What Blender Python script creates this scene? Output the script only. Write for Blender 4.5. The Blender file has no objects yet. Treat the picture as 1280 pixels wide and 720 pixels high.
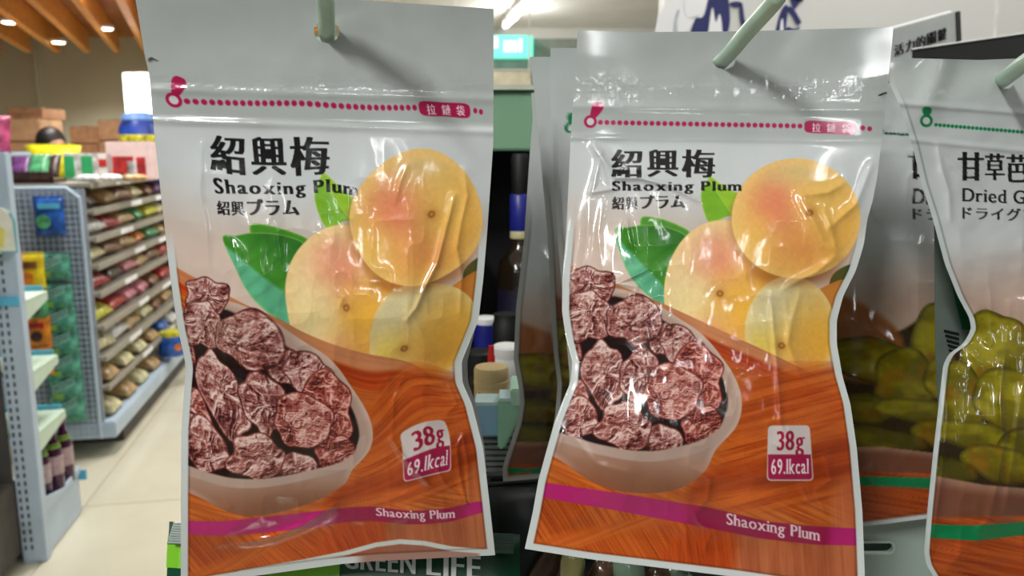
import bpy, bmesh, math, random
import numpy as np
from mathutils import Vector, Matrix
random.seed(7)
SC = bpy.context.scene
COL = SC.collection
# ---------------------------------------------------------------- camera, world, lights, exposure
F = 1000.0                       # focal length in pixels of the 1280 x 720 frame
PITCH = math.radians(9.65)
CAMH = 1.40
cp_, sp_ = math.cos(PITCH), math.sin(PITCH)
cam_data = bpy.data.cameras.new('camera')
cam = bpy.data.objects.new('camera', cam_data)
COL.objects.link(cam)
cam.location = (0, 0, CAMH)
cam.rotation_euler = (math.pi / 2 - PITCH, 0, 0)
cam_data.sensor_width = 36.0
cam_data.lens = 36.0 * F / 1280.0
cam_data.clip_start = 0.01
cam_data.dof.use_dof = True
cam_data.dof.focus_distance = 0.335
cam_data.dof.aperture_fstop = 17.0
SC.camera = cam
world = bpy.data.worlds.new('store_ambient')
SC.world = world
world.use_nodes = True
world.node_tree.nodes['Background'].inputs['Color'].default_value = (0.93, 0.98, 1.0, 1)
world.node_tree.nodes['Background'].inputs['Strength'].default_value = 0.09
SC.view_settings.view_transform = 'Standard'
SC.view_settings.look = 'None'
SC.view_settings.gamma = 1.0
SC.view_settings.use_curve_mapping = False
SC.view_settings.exposure = 0.0

def area_light(name, loc, target, sx, sy, power, color=(1, 1, 1)):
    l = bpy.data.lights.new(name, 'AREA')
    l.shape = 'RECTANGLE'; l.size = sx; l.size_y = sy
    l.energy = power; l.color = color
    o = bpy.data.objects.new(name, l); COL.objects.link(o)
    o.location = loc
    d = (Vector(target) - Vector(loc)).normalized()
    zc = -d
    yc = Vector((0, 1, 0)); yc = (yc - zc * yc.dot(zc)).normalized()
    xc = yc.cross(zc)
    o.rotation_euler = Matrix((xc, yc, zc)).transposed().to_euler()
    return o
# aisle batten, thin strips added for film glints, store rows with added wall fill
area_light('aisle_batten_glint_light', (-1.10, -1.15, 2.93), (0.0, 0.34, 1.35), 0.10, 1.25, 63, (1, 0.99, 0.96))
for q in ((1.15, -1.6, 5), (-0.6, -3.4, 8), (0.15, -0.75, 3), (1.9, -0.6, 3.5), (-2.3, -0.3, 6), (-2.2, -3.0, 6), (0.9, -4.2, 4)):  # unseen thin strips added to put glints on the film
    area_light('aisle_batten_glint_light', (q[0], q[1], 2.93), (0.05, 0.34, 1.35), 0.022, 1.25, q[2], (0.97, 0.99, 1))
for q in ((-1.4, 3.4, 58), (-0.6, 5.4, 44), (-3.2, 6.0, 60), (1.1, 1.5, 20), (0.2, 8.2, 44)):  # unseen ceiling rows; the right one is added to brighten the white wall
    area_light('store_batten_fill_light', (q[0], q[1], 2.9), (q[0], q[1], 0), 0.5, 1.4, q[2], (1, 0.98, 0.94))

# ---------------------------------------------------------------- pixel <-> place helpers
def ray(px, py):
    x = (px - 640) / F; y = -(py - 360) / F
    return np.array([x, cp_ + y * sp_, -sp_ + y * cp_])
C0 = np.array([0, 0, CAMH])
def P(px, py, d): return C0 + d * ray(px, py)
def onz(px, py, z=0.0):
    r = ray(px, py); return C0 + r * ((z - CAMH) / r[2])
TH = math.radians(10.8)
AV = np.array([-math.sin(TH), math.cos(TH), 0]); CV = np.array([math.cos(TH), math.sin(TH), 0])
def W(c, a, z): return CV * c + AV * a + np.array([0, 0, z])
def lin(c):
    c = np.asarray(c, float) / 255.0
    return np.where(c <= 0.04045, c / 12.92, ((c + 0.055) / 1.055) ** 2.4)

# ---------------------------------------------------------------- materials
MATS = {}
def mat(name, rgb, rough=0.5, metal=0.0, var=0.08, scale=20.0, bump=0.0, emit=0.0, spec=0.5, alpha=None, trans=0.0, stretch=None, coat=0.0):
    if name in MATS: return MATS[name]
    m = bpy.data.materials.new(name); m.use_nodes = True
    nt = m.node_tree; b = nt.nodes['Principled BSDF']
    c = lin(rgb)
    tc = nt.nodes.new('ShaderNodeTexCoord'); mp = nt.nodes.new('ShaderNodeMapping')
    if stretch: mp.inputs['Scale'].default_value = stretch
    nz = nt.nodes.new('ShaderNodeTexNoise'); nz.inputs['Scale'].default_value = scale; nz.inputs['Detail'].default_value = 5
    nt.links.new(tc.outputs['Object'], mp.inputs['Vector']); nt.links.new(mp.outputs['Vector'], nz.inputs['Vector'])
    cr = nt.nodes.new('ShaderNodeValToRGB')
    cr.color_ramp.elements[0].position = 0.3; cr.color_ramp.elements[1].position = 0.7
    lo = np.clip(c * (1 - var * 2), 0, 1); hi = np.clip(c * (1 + var * 2), 0, 1)
    cr.color_ramp.elements[0].color = (*lo, 1); cr.color_ramp.elements[1].color = (*hi, 1)
    nt.links.new(nz.outputs['Fac'], cr.inputs['Fac']); nt.links.new(cr.outputs['Color'], b.inputs['Base Color'])
    b.inputs['Roughness'].default_value = rough; b.inputs['Metallic'].default_value = metal
    b.inputs['Specular IOR Level'].default_value = spec
    b.inputs['Coat Weight'].default_value = coat
    b.inputs['Transmission Weight'].default_value = trans
    if alpha is not None: b.inputs['Alpha'].default_value = alpha
    if emit:
        nt.links.new(cr.outputs['Color'], b.inputs['Emission Color']); b.inputs['Emission Strength'].default_value = emit
    if bump:
        bp = nt.nodes.new('ShaderNodeBump'); bp.inputs['Strength'].default_value = bump; bp.inputs['Distance'].default_value = 0.01
        nt.links.new(nz.outputs['Fac'], bp.inputs['Height']); nt.links.new(bp.outputs['Normal'], b.inputs['Normal'])
    MATS[name] = m
    return m
def attr_mat(name, rough=0.2, spec=0.5, coat=0.0, fine=0.0):
    m = bpy.data.materials.new(name); m.use_nodes = True
    nt = m.node_tree; b = nt.nodes['Principled BSDF']
    at = nt.nodes.new('ShaderNodeAttribute'); at.attribute_name = 'print_ink'
    nt.links.new(at.outputs['Color'], b.inputs['Base Color'])
    b.inputs['Roughness'].default_value = rough; b.inputs['Specular IOR Level'].default_value = spec
    b.inputs['Coat Weight'].default_value = coat; b.inputs['Coat Roughness'].default_value = 0.08
    if fine:
        tc = nt.nodes.new('ShaderNodeTexCoord'); nz = nt.nodes.new('ShaderNodeTexNoise')
        nz.inputs['Scale'].default_value = 900; nz.inputs['Detail'].default_value = 2
        nt.links.new(tc.outputs['Object'], nz.inputs['Vector'])
        bp = nt.nodes.new('ShaderNodeBump'); bp.inputs['Strength'].default_value = fine; bp.inputs['Distance'].default_value = 0.0002
        nt.links.new(nz.outputs['Fac'], bp.inputs['Height']); nt.links.new(bp.outputs['Normal'], b.inputs['Normal'])
    return m

# ---------------------------------------------------------------- object helpers
def tag(o, label, cat, group=None):
    o['label'] = label; o['category'] = cat
    if group: o['group'] = group
    return o
def thing(name, label, cat, loc=(0, 0, 0), rz=0.0, group=None):
    o = bpy.data.objects.new(name, None); COL.objects.link(o)
    o.location = tuple(loc); o.rotation_euler = (0, 0, rz); o.empty_display_size = 0.02
    return tag(o, label, cat, group)
def link(name, me, m=None, parent=None, world=False):
    o = bpy.data.objects.new(name, me); COL.objects.link(o)
    if m is not None and len(me.materials) == 0: me.materials.append(m)
    if parent is not None:
        o.parent = parent
        if world:       # mesh given in world coordinates, parent is an unrotated or rotated root
            o.matrix_parent_inverse = pmat(parent).inverted()
    return o
def pmat(p):
    m = Matrix.LocRotScale(p.location, p.rotation_euler, p.scale)
    return (pmat(p.parent) @ p.matrix_parent_inverse @ m) if p.parent else m
def mesh(name, verts, faces, smooth=False):
    me = bpy.data.meshes.new(name); me.from_pydata([tuple(v) for v in verts], [], [tuple(f) for f in faces]); me.update()
    if smooth: me.polygons.foreach_set('use_smooth', [True] * len(me.polygons))
    return me
class MB:
    """collects shapes of ONE part"""
    def __init__(s): s.v = []; s.f = []
    def add(s, v, f):
        n = len(s.v); s.v += [tuple(q) for q in v]; s.f += [tuple(i + n for i in q) for q in f]; return s
    def box(s, x0, x1, y0, y1, z0, z1, tf=None):
        v = [(x, y, z) for z in (z0, z1) for y in (y0, y1) for x in (x0, x1)]
        if tf is not None: v = [tf(*q) for q in v]
        return s.add(v, [(0, 2, 3, 1), (4, 5, 7, 6), (0, 1, 5, 4), (2, 6, 7, 3), (0, 4, 6, 2), (1, 3, 7, 5)])
    def hexa(s, p):   # eight corners
        return s.add(p, [(0, 2, 3, 1), (4, 5, 7, 6), (0, 1, 5, 4), (2, 6, 7, 3), (0, 4, 6, 2), (1, 3, 7, 5)])
    def lathe(s, prof, n=24, cx=0, cy=0):
        v = []; f = []
        for r, z in prof:
            for k in range(n):
                a = 2 * math.pi * k / n; v.append((cx + r * math.cos(a), cy + r * math.sin(a), z))
        for j in range(len(prof) - 1):
            for k in range(n):
                a, b = j * n + k, j * n + (k + 1) % n
                f.append((a, b, b + n, a + n))
        f.append(tuple(range(n - 1, -1, -1))); f.append(tuple(range((len(prof) - 1) * n, len(prof) * n)))
        return s.add(v, f)
    def tube(s, pts, r, n=10, caps=True):
        pts = [Vector(p) for p in pts]; rs = r if isinstance(r, (list, tuple)) else [r] * len(pts)
        v = []; f = []; up = None
        for i, p in enumerate(pts):
            d = (pts[min(i + 1, len(pts) - 1)] - pts[max(i - 1, 0)]).normalized()
            if up is None:
                up = Vector((0, 0, 1)) if abs(d.z) < 0.9 else Vector((1, 0, 0))
            x = d.cross(up).normalized(); up = x.cross(d).normalized()
            for k in range(n):
                a = 2 * math.pi * k / n; v.append(p + (x * math.cos(a) + up * math.sin(a)) * rs[i])
        for j in range(len(pts) - 1):
            for k in range(n):
                a, b = j * n + k, j * n + (k + 1) % n
                f.append((a, b, b + n, a + n))
        if caps:
            f.append(tuple(range(n - 1, -1, -1))); f.append(tuple(range((len(pts) - 1) * n, len(pts) * n)))
        return s.add(v, f)
    def prism(s, poly, y0, y1, tf=None):  # polygon in xz, extruded along y
        n = len(poly); v = [(x, y0, z) for x, z in poly] + [(x, y1, z) for x, z in poly]
        if tf is not None: v = [tf(*q) for q in v]
        f = [tuple(range(n)), tuple(range(2 * n - 1, n - 1, -1))] + [(i, i + n, (i + 1) % n + n, (i + 1) % n) for i in range(n)]
        return s.add(v, f)
    def mesh(s, name, smooth=False, bevel=0.0):
        me = mesh(name, s.v, s.f, smooth)
        bm = bmesh.new(); bm.from_mesh(me)
        if bevel: bmesh.ops.bevel(bm, geom=list(bm.edges), offset=bevel, segments=2, affect='EDGES')
        bmesh.ops.recalc_face_normals(bm, faces=list(bm.faces)); bm.to_mesh(me); bm.free()
        if smooth:
            me.polygons.foreach_set('use_smooth', [True] * len(me.polygons)); me.set_sharp_from_angle(angle=math.radians(40))
        return me
    def obj(s, name, m, parent=None, smooth=False, bevel=0.0, world=False):
        return link(name, s.mesh(name, smooth, bevel), m, parent, world)
def wtf(c0, a0, z0=0.0): return lambda x, y, z: tuple(W(c0 + x, a0 + y, z0 + z))
def struct(o): o['kind'] = 'structure'; return o
ORD = ['first', 'second', 'third', 'fourth', 'fifth', 'sixth', 'seventh', 'eighth', 'ninth', 'tenth', 'eleventh', 'twelfth']
# ================================================================ the setting
M_tile = mat('polished_floor_tile', (214, 207, 186), 0.16, var=0.03, scale=3)
M_grout = mat('tile_grout', (150, 142, 126), 0.8)
M_ceil = mat('painted_ceiling', (222, 223, 219), 0.85, var=0.02, scale=2)
M_wall = mat('olive_beige_wall', (186, 186, 164), 0.8, var=0.03, scale=1.5)
M_pink = mat('pinkish_wall', (190, 168, 158), 0.8, var=0.03, scale=1.5)
M_white = mat('white_wall_panel', (222, 222, 218), 0.45, var=0.02, scale=2)
M_wood = mat('warm_ceiling_slat_wood', (226, 160, 76), 0.5, var=0.14, scale=6, stretch=(8, 0.6, 8))
M_wooddk = mat('ceiling_wood_board', (150, 92, 38), 0.6, var=0.12, scale=5)
M_lamp = mat('lamp_diffuser_white', (255, 250, 240), 0.4, var=0.0, emit=6.0)
M_lampwarm = mat('downlight_lens', (255, 244, 214), 0.4, var=0.0, emit=9.0)

fl = struct(MB().box(-7, 5, -5, 13, -0.06, -0.004, tf=lambda x, y, z: tuple(W(x, y, z))).obj('floor', M_grout))
TS = 1.2
tile_me = MB().box(0.002, TS - 0.002, 0.002, TS - 0.002, -0.02, 0.0).mesh('floor_tile', bevel=0.0015)
tile_me.materials.append(M_tile)
c_off, a_off = -1.12 - 3 * TS, 3.28 - 3 * TS
for i in range(6):
    for j in range(10):
        t = bpy.data.objects.new('floor_tile', tile_me); COL.objects.link(t)
        t.location = tuple(W(c_off + i * TS, a_off + j * TS, 0)); t.rotation_euler = (0, 0, TH); t.parent = fl
struct(MB().box(-8, 6, -5, 13, 3.0, 3.1).obj('ceiling', M_ceil))
struct(MB().box(-9, -0.3, 10.6, 10.8, 0, 3.0).obj('wall_back', M_wall))
struct(MB().box(-8.2, -6.72, 8.9, 10.6, 0, 3.0).obj('wall_left', M_pink))
struct(MB().box(-6.1, -6.06, 10.52, 10.6, 0, 2.7).obj('trim_1', M_wall))
# slatted timber ceiling over the far corner
root = thing('timber_slat_ceiling', 'warm timber slat ceiling raft over the far left corner of the store', 'ceiling raft', (0, 0, 2.5))
MB().box(-7.2, -3.4, 6.4, 10.55, 2.84, 2.9).obj('board', M_wooddk, root, world=True)
D2 = np.array([-0.39, 1, 0]); D2 = D2 / np.linalg.norm(D2); N2 = np.array([D2[1], -D2[0], 0])
for k in range(14):
    st = np.array([-5.9 + 0.36 * k, 6.3, 0]) - D2 * 0.4
    b = MB()
    L = 4.5
    pts = [tuple(st + D2 * l + N2 * w + np.array([0, 0, z])) for z in (2.6, 2.84) for l in (0, L) for w in (0, 0.07)]
    b.hexa(pts).obj('slat', M_wood, root, bevel=0.006, world=True)
for i, (px, py) in enumerate(((12, 28), (73, 53), (132, 36), (115, -2))):
    z = 2.62 if i < 3 else 2.97
    p = onz(px, py, z)
    r = thing('recessed_downlight', ['round warm downlight in the timber slats at the far left edge', 'round warm downlight in the timber slats above the cartons, smallest of them',
              'round warm downlight in the timber slats beside the hanging pouch', 'round downlight in the plain ceiling before the timber slats'][i], 'downlight', p, group='downlights')
    MB().lathe([(0.075, 0.0), (0.085, 0.01), (0.085, 0.03), (0.06, 0.03)], 20).obj('trim_ring', M_white, r, smooth=True)
    dl = bpy.data.lights.new('downlight_lamp', 'SPOT'); dl.energy = 90; dl.spot_size = 2.4; dl.spot_blend = .6; dl.color = (1, .94, .84); dl.shadow_soft_size = .06
    do = bpy.data.objects.new('downlight_lamp', dl); COL.objects.link(do); do.parent = r; do.location = (0, 0, -.05)
    MB().lathe([(0.02, -0.012), (0.06, -0.008), (0.068, 0.004), (0.06, 0.02)], 20).obj('lens', M_lampwarm, r, smooth=True)
# ceiling fluorescent batten seen above the gap between pouches
def batten(label, p0, p1, r, group='ceiling tube lights'):
    t = thing('fluorescent_tube_light', label, 'tube light', p0, group=group)
    d = np.array(p1) - np.array(p0); n = np.linalg.norm(d); u = d / n
    MB().tube([p0, p1], r, 14).obj('tube', M_lamp, t, smooth=True, world=True)
    for fr_ in (.25, .75):
        pl_ = bpy.data.lights.new('tube_glow', 'POINT'); pl_.energy = 24; pl_.shadow_soft_size = .05; pl_.color = (1, .99, .96)
        po_ = bpy.data.objects.new('tube_glow', pl_); COL.objects.link(po_); po_.parent = t; po_.location = tuple(d * fr_ - np.array([0, 0, r + .06]))
    s = np.cross(u, [0, 0, 1.]); s = s / np.linalg.norm(s)
    pts = [tuple(np.array(q) + s * w + np.array([0, 0, z])) for z in (r * 0.8, r * 2.4) for q in (p0, p1) for w in (-r * 1.3, r * 1.3)]
    MB().hexa(pts).obj('housing', M_white, t, world=True)
batten('bright fluorescent tube on the ceiling above the mint exit sign', onz(632, 32, 2.9), onz(690, -28, 2.9), 0.036)
batten('short distant fluorescent tube beside the mint exit sign', onz(662, 49.5, 2.93), onz(700, 48, 2.93), 0.05)
# white lit panel behind the gondola
t = thing('lit_door_panel', 'bright white backlit panel behind the blue drum on the left', 'light panel', P(174, 190, 8.6))
p = P(174, 119, 8.6)
MB().box(p[0] - 0.16, p[0] + 0.115, p[1], p[1] + 0.04, 0.05, p[2] + 0.225).obj('glowing_face', mat('backlit_white', (250, 250, 252), 0.4, var=0, emit=1.6), t, world=True)
MB().box(p[0] - 0.18, p[0] + 0.135, p[1] + 0.04, p[1] + 0.07, 0.0, p[2] + 0.245).obj('frame', M_white, t, world=True)
# white partition high behind the pouches, with the navy and white wall graphic
def plane_pt(px, py, d): return tuple(P(px, py, d))
wr = MB()
yw = 2.3
q0 = P(664, 44, 2.6)
xw0 = q0[0]
wr.box(0.43, 3.5, 2.35, 2.45, 1.2, 3.0)
struct(wr.obj('wall_right', M_white))
struct(MB().box(1.362, 1.368, 2.346, 2.35, 1.2, 3.0).obj('trim_2', mat('panel_joint', (236, 236, 232), 0.5)))
struct(MB().box(-0.3, 4.0, 10.9, 11.0, 0, 3.0).obj('wall_far', M_ceil))
# exit sign
r = thing('exit_sign', 'mint and white lit emergency exit sign under the ceiling', 'exit sign', P(639, 70, 4.35))
p = P(639, 58, 4.35)
MB().box(p[0] - 0.17, p[0] + 0.12, p[1], p[1] + 0.06, p[2] - 0.06, p[2] + 0.06).obj('light_box', mat('exit_mint', (120, 235, 215), 0.4, var=0.02, emit=0.75), r, bevel=0.006, world=True)
figm = mat('exit_white', (245, 255, 252), 0.4, var=0, emit=1.0)
b = MB()
for x0, x1, z0, z1 in ((-0.16, -0.07, -0.01, 0.05), (-0.04, 0.03, -0.03, 0.03), (0.04, 0.06, -0.03, 0.04)):
    b.box(p[0] + x0, p[0] + x1, p[1] - 0.006, p[1], p[2] + z0, p[2] + z1)
b.obj('pictogram', figm, r, world=True)
MB().box(p[0] - 0.03, p[0] - 0.02, p[1] + 0.02, p[1] + 0.03, p[2] + 0.06, 3.0).obj('hanger_rod', M_white, r, world=True)
# cream notice board and grey bulkhead seen in the gap
r = thing('cream_notice_board', 'cream board hanging under the grey bulkhead between the pouches', 'board', P(639, 111, 4.2))
p = P(640, 100, 4.2)
MB().box(p[0] - 0.3, p[0] + 0.1, p[1], p[1] + 0.04, p[2] - 0.07, p[2] + 0.048).obj('panel', mat('cream_board', (226, 218, 192), 0.6), r, bevel=0.004, world=True)
MB().box(p[0] - 0.31, p[0] + 0.11, p[1] - 0.004, p[1] + 0.045, p[2] + 0.048, p[2] + 0.056).obj('top_rail', M_white, r, bevel=0.002, world=True)
for hx in (-.29, .09): MB().box(p[0] + hx - .004, p[0] + hx + .004, p[1] + .02, p[1] + .028, p[2] + .05, 3.0).obj('hanger_rod', M_white, r, world=True)
struct(MB().box(-0.8, 0.6, 4.6, 4.7, CAMH + 0.2, CAMH + 0.62).obj('trim_3', mat('grey_bulkhead', (150, 160, 150), 0.7)))
# ================================================================ flat print of the pouches (ink colours per vertex of the film)
RNG = np.random.RandomState(11)
LAT = RNG.rand(256, 256)
def vnoise(x, y):
    xi = np.floor(x).astype(int); yi = np.floor(y).astype(int); fx = x - xi; fy = y - yi
    fx = fx * fx * fx * (fx * (fx * 6 - 15) + 10); fy = fy * fy * fy * (fy * (fy * 6 - 15) + 10)
    a = LAT[yi & 255, xi & 255]; b = LAT[yi & 255, (xi + 1) & 255]; c = LAT[(yi + 1) & 255, xi & 255]; d = LAT[(yi + 1) & 255, (xi + 1) & 255]
    return (a * (1 - fx) + b * fx) * (1 - fy) + (c * (1 - fx) + d * fx) * fy
def fbm(x, y, o=4, seed=0):
    s = 0; a = 0.5; t = 0
    for k in range(o):
        s = s + a * vnoise(x * 2 ** k + 17.3 * k + seed * 31.7, y * 2 ** k + 9.1 * k + seed * 12.9); t += a; a *= 0.5
    return s / t
def ridged(x, y, o=4, seed=0):
    s = 0; a = 0.5; t = 0
    for k in range(o):
        n = vnoise(x * 2 ** k + 13.1 * k + seed * 23.3, y * 2 ** k + 7.7 * k + seed * 41.1)
        s = s + a * (1 - np.abs(2 * n - 1)); t += a; a *= 0.55
    return s / t
def sm(a, b, x):
    t = np.clip((x - a) / (b - a), 0, 1); return t * t * (3 - 2 * t)
def mixc(c0, c1, t):
    return np.asarray(c0, float) * (1 - t[..., None]) + np.asarray(c1, float) * t[..., None]
def smooth_poly(pts, n=10):
    pts = np.array(pts, float); m = len(pts); out = []
    for i in range(m):
        p0, p1, p2, p3 = pts[i - 1], pts[i], pts[(i + 1) % m], pts[(i + 2) % m]
        for k in range(n):
            t = k / n
            out.append(0.5 * (2 * p1 + (p2 - p0) * t + (2 * p0 - 5 * p1 + 4 * p2 - p3) * t * t + (3 * p1 - p0 - 3 * p2 + p3) * t ** 3))
    return np.array(out)
GLYPH = {}
def glyph_tris(ch):
    if ch in GLYPH: return GLYPH[ch]
    c = bpy.data.curves.new('glyph', 'FONT'); c.body = ch; c.size = 1; c.resolution_u = 4
    o = bpy.data.objects.new('glyph', c); COL.objects.link(o)
    dg = bpy.context.evaluated_depsgraph_get(); me = bpy.data.meshes.new_from_object(o.evaluated_get(dg))
    me.calc_loop_triangles()
    v = np.array([q.co[:2] for q in me.vertices]); t = np.array([q.vertices[:] for q in me.loop_triangles])
    bpy.data.objects.remove(o); bpy.data.curves.remove(c); bpy.data.meshes.remove(me)
    GLYPH[ch] = v[t]; return GLYPH[ch]
# stems that carry a slab serif: (fraction across the glyph box, height in em)
XH, CAP, ASC = [float(glyph_tris(q)[..., 1].max()) for q in 'xPl']
SERIF = {'h': [(.12, 0), (.88, 0), (.04, ASC)], 'x': [(.12, 0), (.88, 0), (.12, XH), (.88, XH)], 'i': [(.5, 0), (.35, XH)], 'n': [(.12, 0), (.88, 0), (.1, XH)],
         'P': [(.15, 0), (.12, CAP)], 'l': [(.5, 0), (.3, ASC)], 'u': [(.1, XH), (.8, XH), (.92, 0)], 'm': [(.08, 0), (.5, 0), (.92, 0), (.06, XH)], 'a': [(.95, 0)],
         'D': [(.12, 0), (.12, CAP)], 'r': [(.2, 0), (.15, XH)], 'd': [(.92, 0), (.82, ASC)], 'v': [(.12, XH), (.88, XH)], 'k': [(.12, 0), (.9, 0), (.1, ASC), (.85, XH)], '1': [(.6, 0)], 'G': [(.85, .33)], 'g': [(.95, XH)]}
def text_tris(s, mode='cjk', bold=0.05, gap=0.06):
    """triangles of a line of text in em units, thick verticals and thin horizontals like a Ming or Clarendon face"""
    out = []; x = 0.0
    for ch in s:
        if ch == ' ': x += 0.32 if mode != 'cjk' else 0.5; continue
        t = glyph_tris(ch)
        if mode == 'cjk':
            for k in np.linspace(-bold, bold, 5): out.append(t + [x + k, 0])
            x += 1.0 + gap
        else:
            x0, x1 = t[..., 0].min(), t[..., 0].max(); w = x1 - x0
            for k in np.linspace(0, bold, 4): out.append(t + [x - x0 + k, 0])
            if mode == 'serif':
                for fx, y in SERIF.get(ch, []):
                    cx = x + fx * w + bold / 2; hw = 0.10; th = 0.05; y0 = y - (th if y > 0.1 else 0)
                    a, b, c, d = (cx - hw, y0), (cx + hw, y0), (cx + hw, y0 + th), (cx - hw, y0 + th)
                    out.append(np.array([[a, b, c], [a, c, d]]))
            x += w + bold + gap
    return np.concatenate(out)
class Canvas:
    def __init__(s, x0, y0, x1, y1, k=2):
        s.x0, s.y0, s.k = x0, y0, k
        s.w, s.h = int((x1 - x0) * k), int((y1 - y0) * k)
        s.X, s.Y = np.meshgrid(x0 + (np.arange(s.w) + .5) / k, y0 + (np.arange(s.h) + .5) / k)
        s.rgb = np.zeros((s.h, s.w, 3)); s.id = np.zeros((s.h, s.w), int); s.names = ['background_print']
    def crop(s, x0, y0, x1, y1):
        i0 = max(0, int((x0 - s.x0) * s.k)); i1 = min(s.w, int((x1 - s.x0) * s.k) + 1)
        j0 = max(0, int((y0 - s.y0) * s.k)); j1 = min(s.h, int((y1 - s.y0) * s.k) + 1)
        return (slice(j0, max(j1, j0)), slice(i0, max(i1, i0)))
    def put(s, sl, alpha, color, name=None):
        a = np.clip(alpha, 0, 1)
        c = np.broadcast_to(np.asarray(color, float), a.shape + (3,))
        s.rgb[sl] = s.rgb[sl] * (1 - a[..., None]) + c * a[..., None]
        if name:
            s.names.append(name); idv = s.id[sl]; idv[a > 0.5] = len(s.names) - 1; s.id[sl] = idv
    def poly(s, pts, color, name=None, smooth=True, soft=0.6, fn=None, n=10, opacity=1.0):
        p = smooth_poly(pts, n) if smooth else np.array(pts, float)
        sl = s.crop(p[:, 0].min() - 3, p[:, 1].min() - 3, p[:, 0].max() + 3, p[:, 1].max() + 3)
        X, Y = s.X[sl], s.Y[sl]
        if X.size == 0: return
        ins = np.zeros(X.shape, bool); dist = np.full(X.shape, 1e9)
        for i in range(len(p)):
            (xa, ya), (xb, yb) = p[i - 1], p[i]
            if ya != yb:
                cr = ((ya > Y) != (yb > Y)) & (X < (xb - xa) * (Y - ya) / (yb - ya) + xa); ins ^= cr
            dx, dy = xb - xa, yb - ya; t = np.clip(((X - xa) * dx + (Y - ya) * dy) / (dx * dx + dy * dy + 1e-9), 0, 1)
            dist = np.minimum(dist, (X - xa - t * dx) ** 2 + (Y - ya - t * dy) ** 2)
        sd = np.where(ins, 1, -1) * np.sqrt(dist)
        if fn is not None: color = fn(X, Y, sd)
        s.put(sl, sm(-soft, soft, sd) * opacity, color, name)
    def ell(s, cx, cy, rx, ry, color=None, name=None, fn=None, soft=0.7, rot=0.0, opacity=1.0):
        R = max(rx, ry) + 4; sl = s.crop(cx - R, cy - R, cx + R, cy + R); X, Y = s.X[sl], s.Y[sl]
        if X.size == 0: return
        c, q = math.cos(rot), math.sin(rot); u = ((X - cx) * c + (Y - cy) * q) / rx; v = (-(X - cx) * q + (Y - cy) * c) / ry
        r = np.sqrt(u * u + v * v); m = min(rx, ry)
        if fn is not None: color = fn(X, Y, u, v, r)
        s.put(sl, (1 - sm(1 - soft / m, 1 + soft / m, r)) * opacity, color, name)
    def text(s, tri, quad, color, name=None, ss=3, box=None):
        """tri in em units, its box stretched onto quad TL TR BR BL (pixels)"""
        if box is None: bx0, by0, bx1, by1 = tri[..., 0].min(), tri[..., 1].min(), tri[..., 0].max(), tri[..., 1].max()
        else: bx0, by0, bx1, by1 = box
        u = (tri[..., 0] - bx0) / (bx1 - bx0); v = 1 - (tri[..., 1] - by0) / (by1 - by0)
        q = np.array(quad, float)
        p = (q[0] * (1 - u)[..., None] + q[1] * u[..., None]) * (1 - v)[..., None] + (q[3] * (1 - u)[..., None] + q[2] * u[..., None]) * v[..., None]
        x0, y0 = p.reshape(-1, 2).min(0) - 2; x1, y1 = p.reshape(-1, 2).max(0) + 2
        sl = s.crop(x0, y0, x1, y1); hh, ww = s.X[sl].shape
        if hh == 0 or ww == 0: return
        ox, oy = s.X[sl][0, 0] - .5 / s.k, s.Y[sl][0, 0] - .5 / s.k; K = s.k * ss
        M = np.zeros((hh * ss, ww * ss), bool)
        for t in (p - [ox, oy]) * K - 0.5:
            i0, j0 = np.maximum(np.floor(t.min(0)).astype(int), 0); i1, j1 = np.ceil(t.max(0)).astype(int) + 1
            i1 = min(i1, ww * ss); j1 = min(j1, hh * ss)
            if i1 <= i0 or j1 <= j0: continue
            xx = np.arange(i0, i1)[None, :]; yy = np.arange(j0, j1)[:, None]
            (ax, ay), (bx, by), (cx, cy) = t
            d1 = (bx - ax) * (yy - ay) - (by - ay) * (xx - ax); d2 = (cx - bx) * (yy - by) - (cy - by) * (xx - bx); d3 = (ax - cx) * (yy - cy) - (ay - cy) * (xx - cx)
            M[j0:j1, i0:i1] |= ((d1 >= -.01) & (d2 >= -.01) & (d3 >= -.01)) | ((d1 <= .01) & (d2 <= .01) & (d3 <= .01))
        A = M.reshape(hh, ss, ww, ss).mean((1, 3))
        s.put(sl, A, color, name)
    def sample(s, x, y):
        fx = (x - s.x0) * s.k - .5; fy = (y - s.y0) * s.k - .5
        fx = np.clip(fx, 0, s.w - 1.001); fy = np.clip(fy, 0, s.h - 1.001)
        i = fx.astype(int); j = fy.astype(int); a = (fx - i)[..., None]; b = (fy - j)[..., None]
        r = s.rgb
        return (r[j, i] * (1 - a) + r[j, i + 1] * a) * (1 - b) + (r[j + 1, i] * (1 - a) + r[j + 1, i + 1] * a) * b
    def sample_id(s, x, y):
        i = np.clip(((x - s.x0) * s.k).astype(int), 0, s.w - 1); j = np.clip(((y - s.y0) * s.k).astype(int), 0, s.h - 1)
        return s.id[j, i]
def slider(cv, x, y, dx, dy, rw, c, names):
    """zip pull drawing: a ring with a drop-shaped tab"""
    L = math.hypot(dx, dy); ux, uy = dx / L, dy / L; nx, ny = -uy, ux
    a = [(x + ux * 6 + nx * rw * .45, y + uy * 6 + ny * rw * .45), (x + dx * .75 + nx * rw, y + dy * .75 + ny * rw), (x + dx + nx * rw * .6, y + dy + ny * rw * .6),
         (x + dx - nx * rw * .6, y + dy - ny * rw * .6), (x + dx * .75 - nx * rw, y + dy * .75 - ny * rw), (x + ux * 6 - nx * rw * .45, y + uy * 6 - ny * rw * .45)]
    cv.poly(a, c, names[0])
    cv.ell(x, y, 8, 8, c, names[1]); cv.ell(x, y, 4.6, 4.6, (205, 208, 206))

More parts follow.
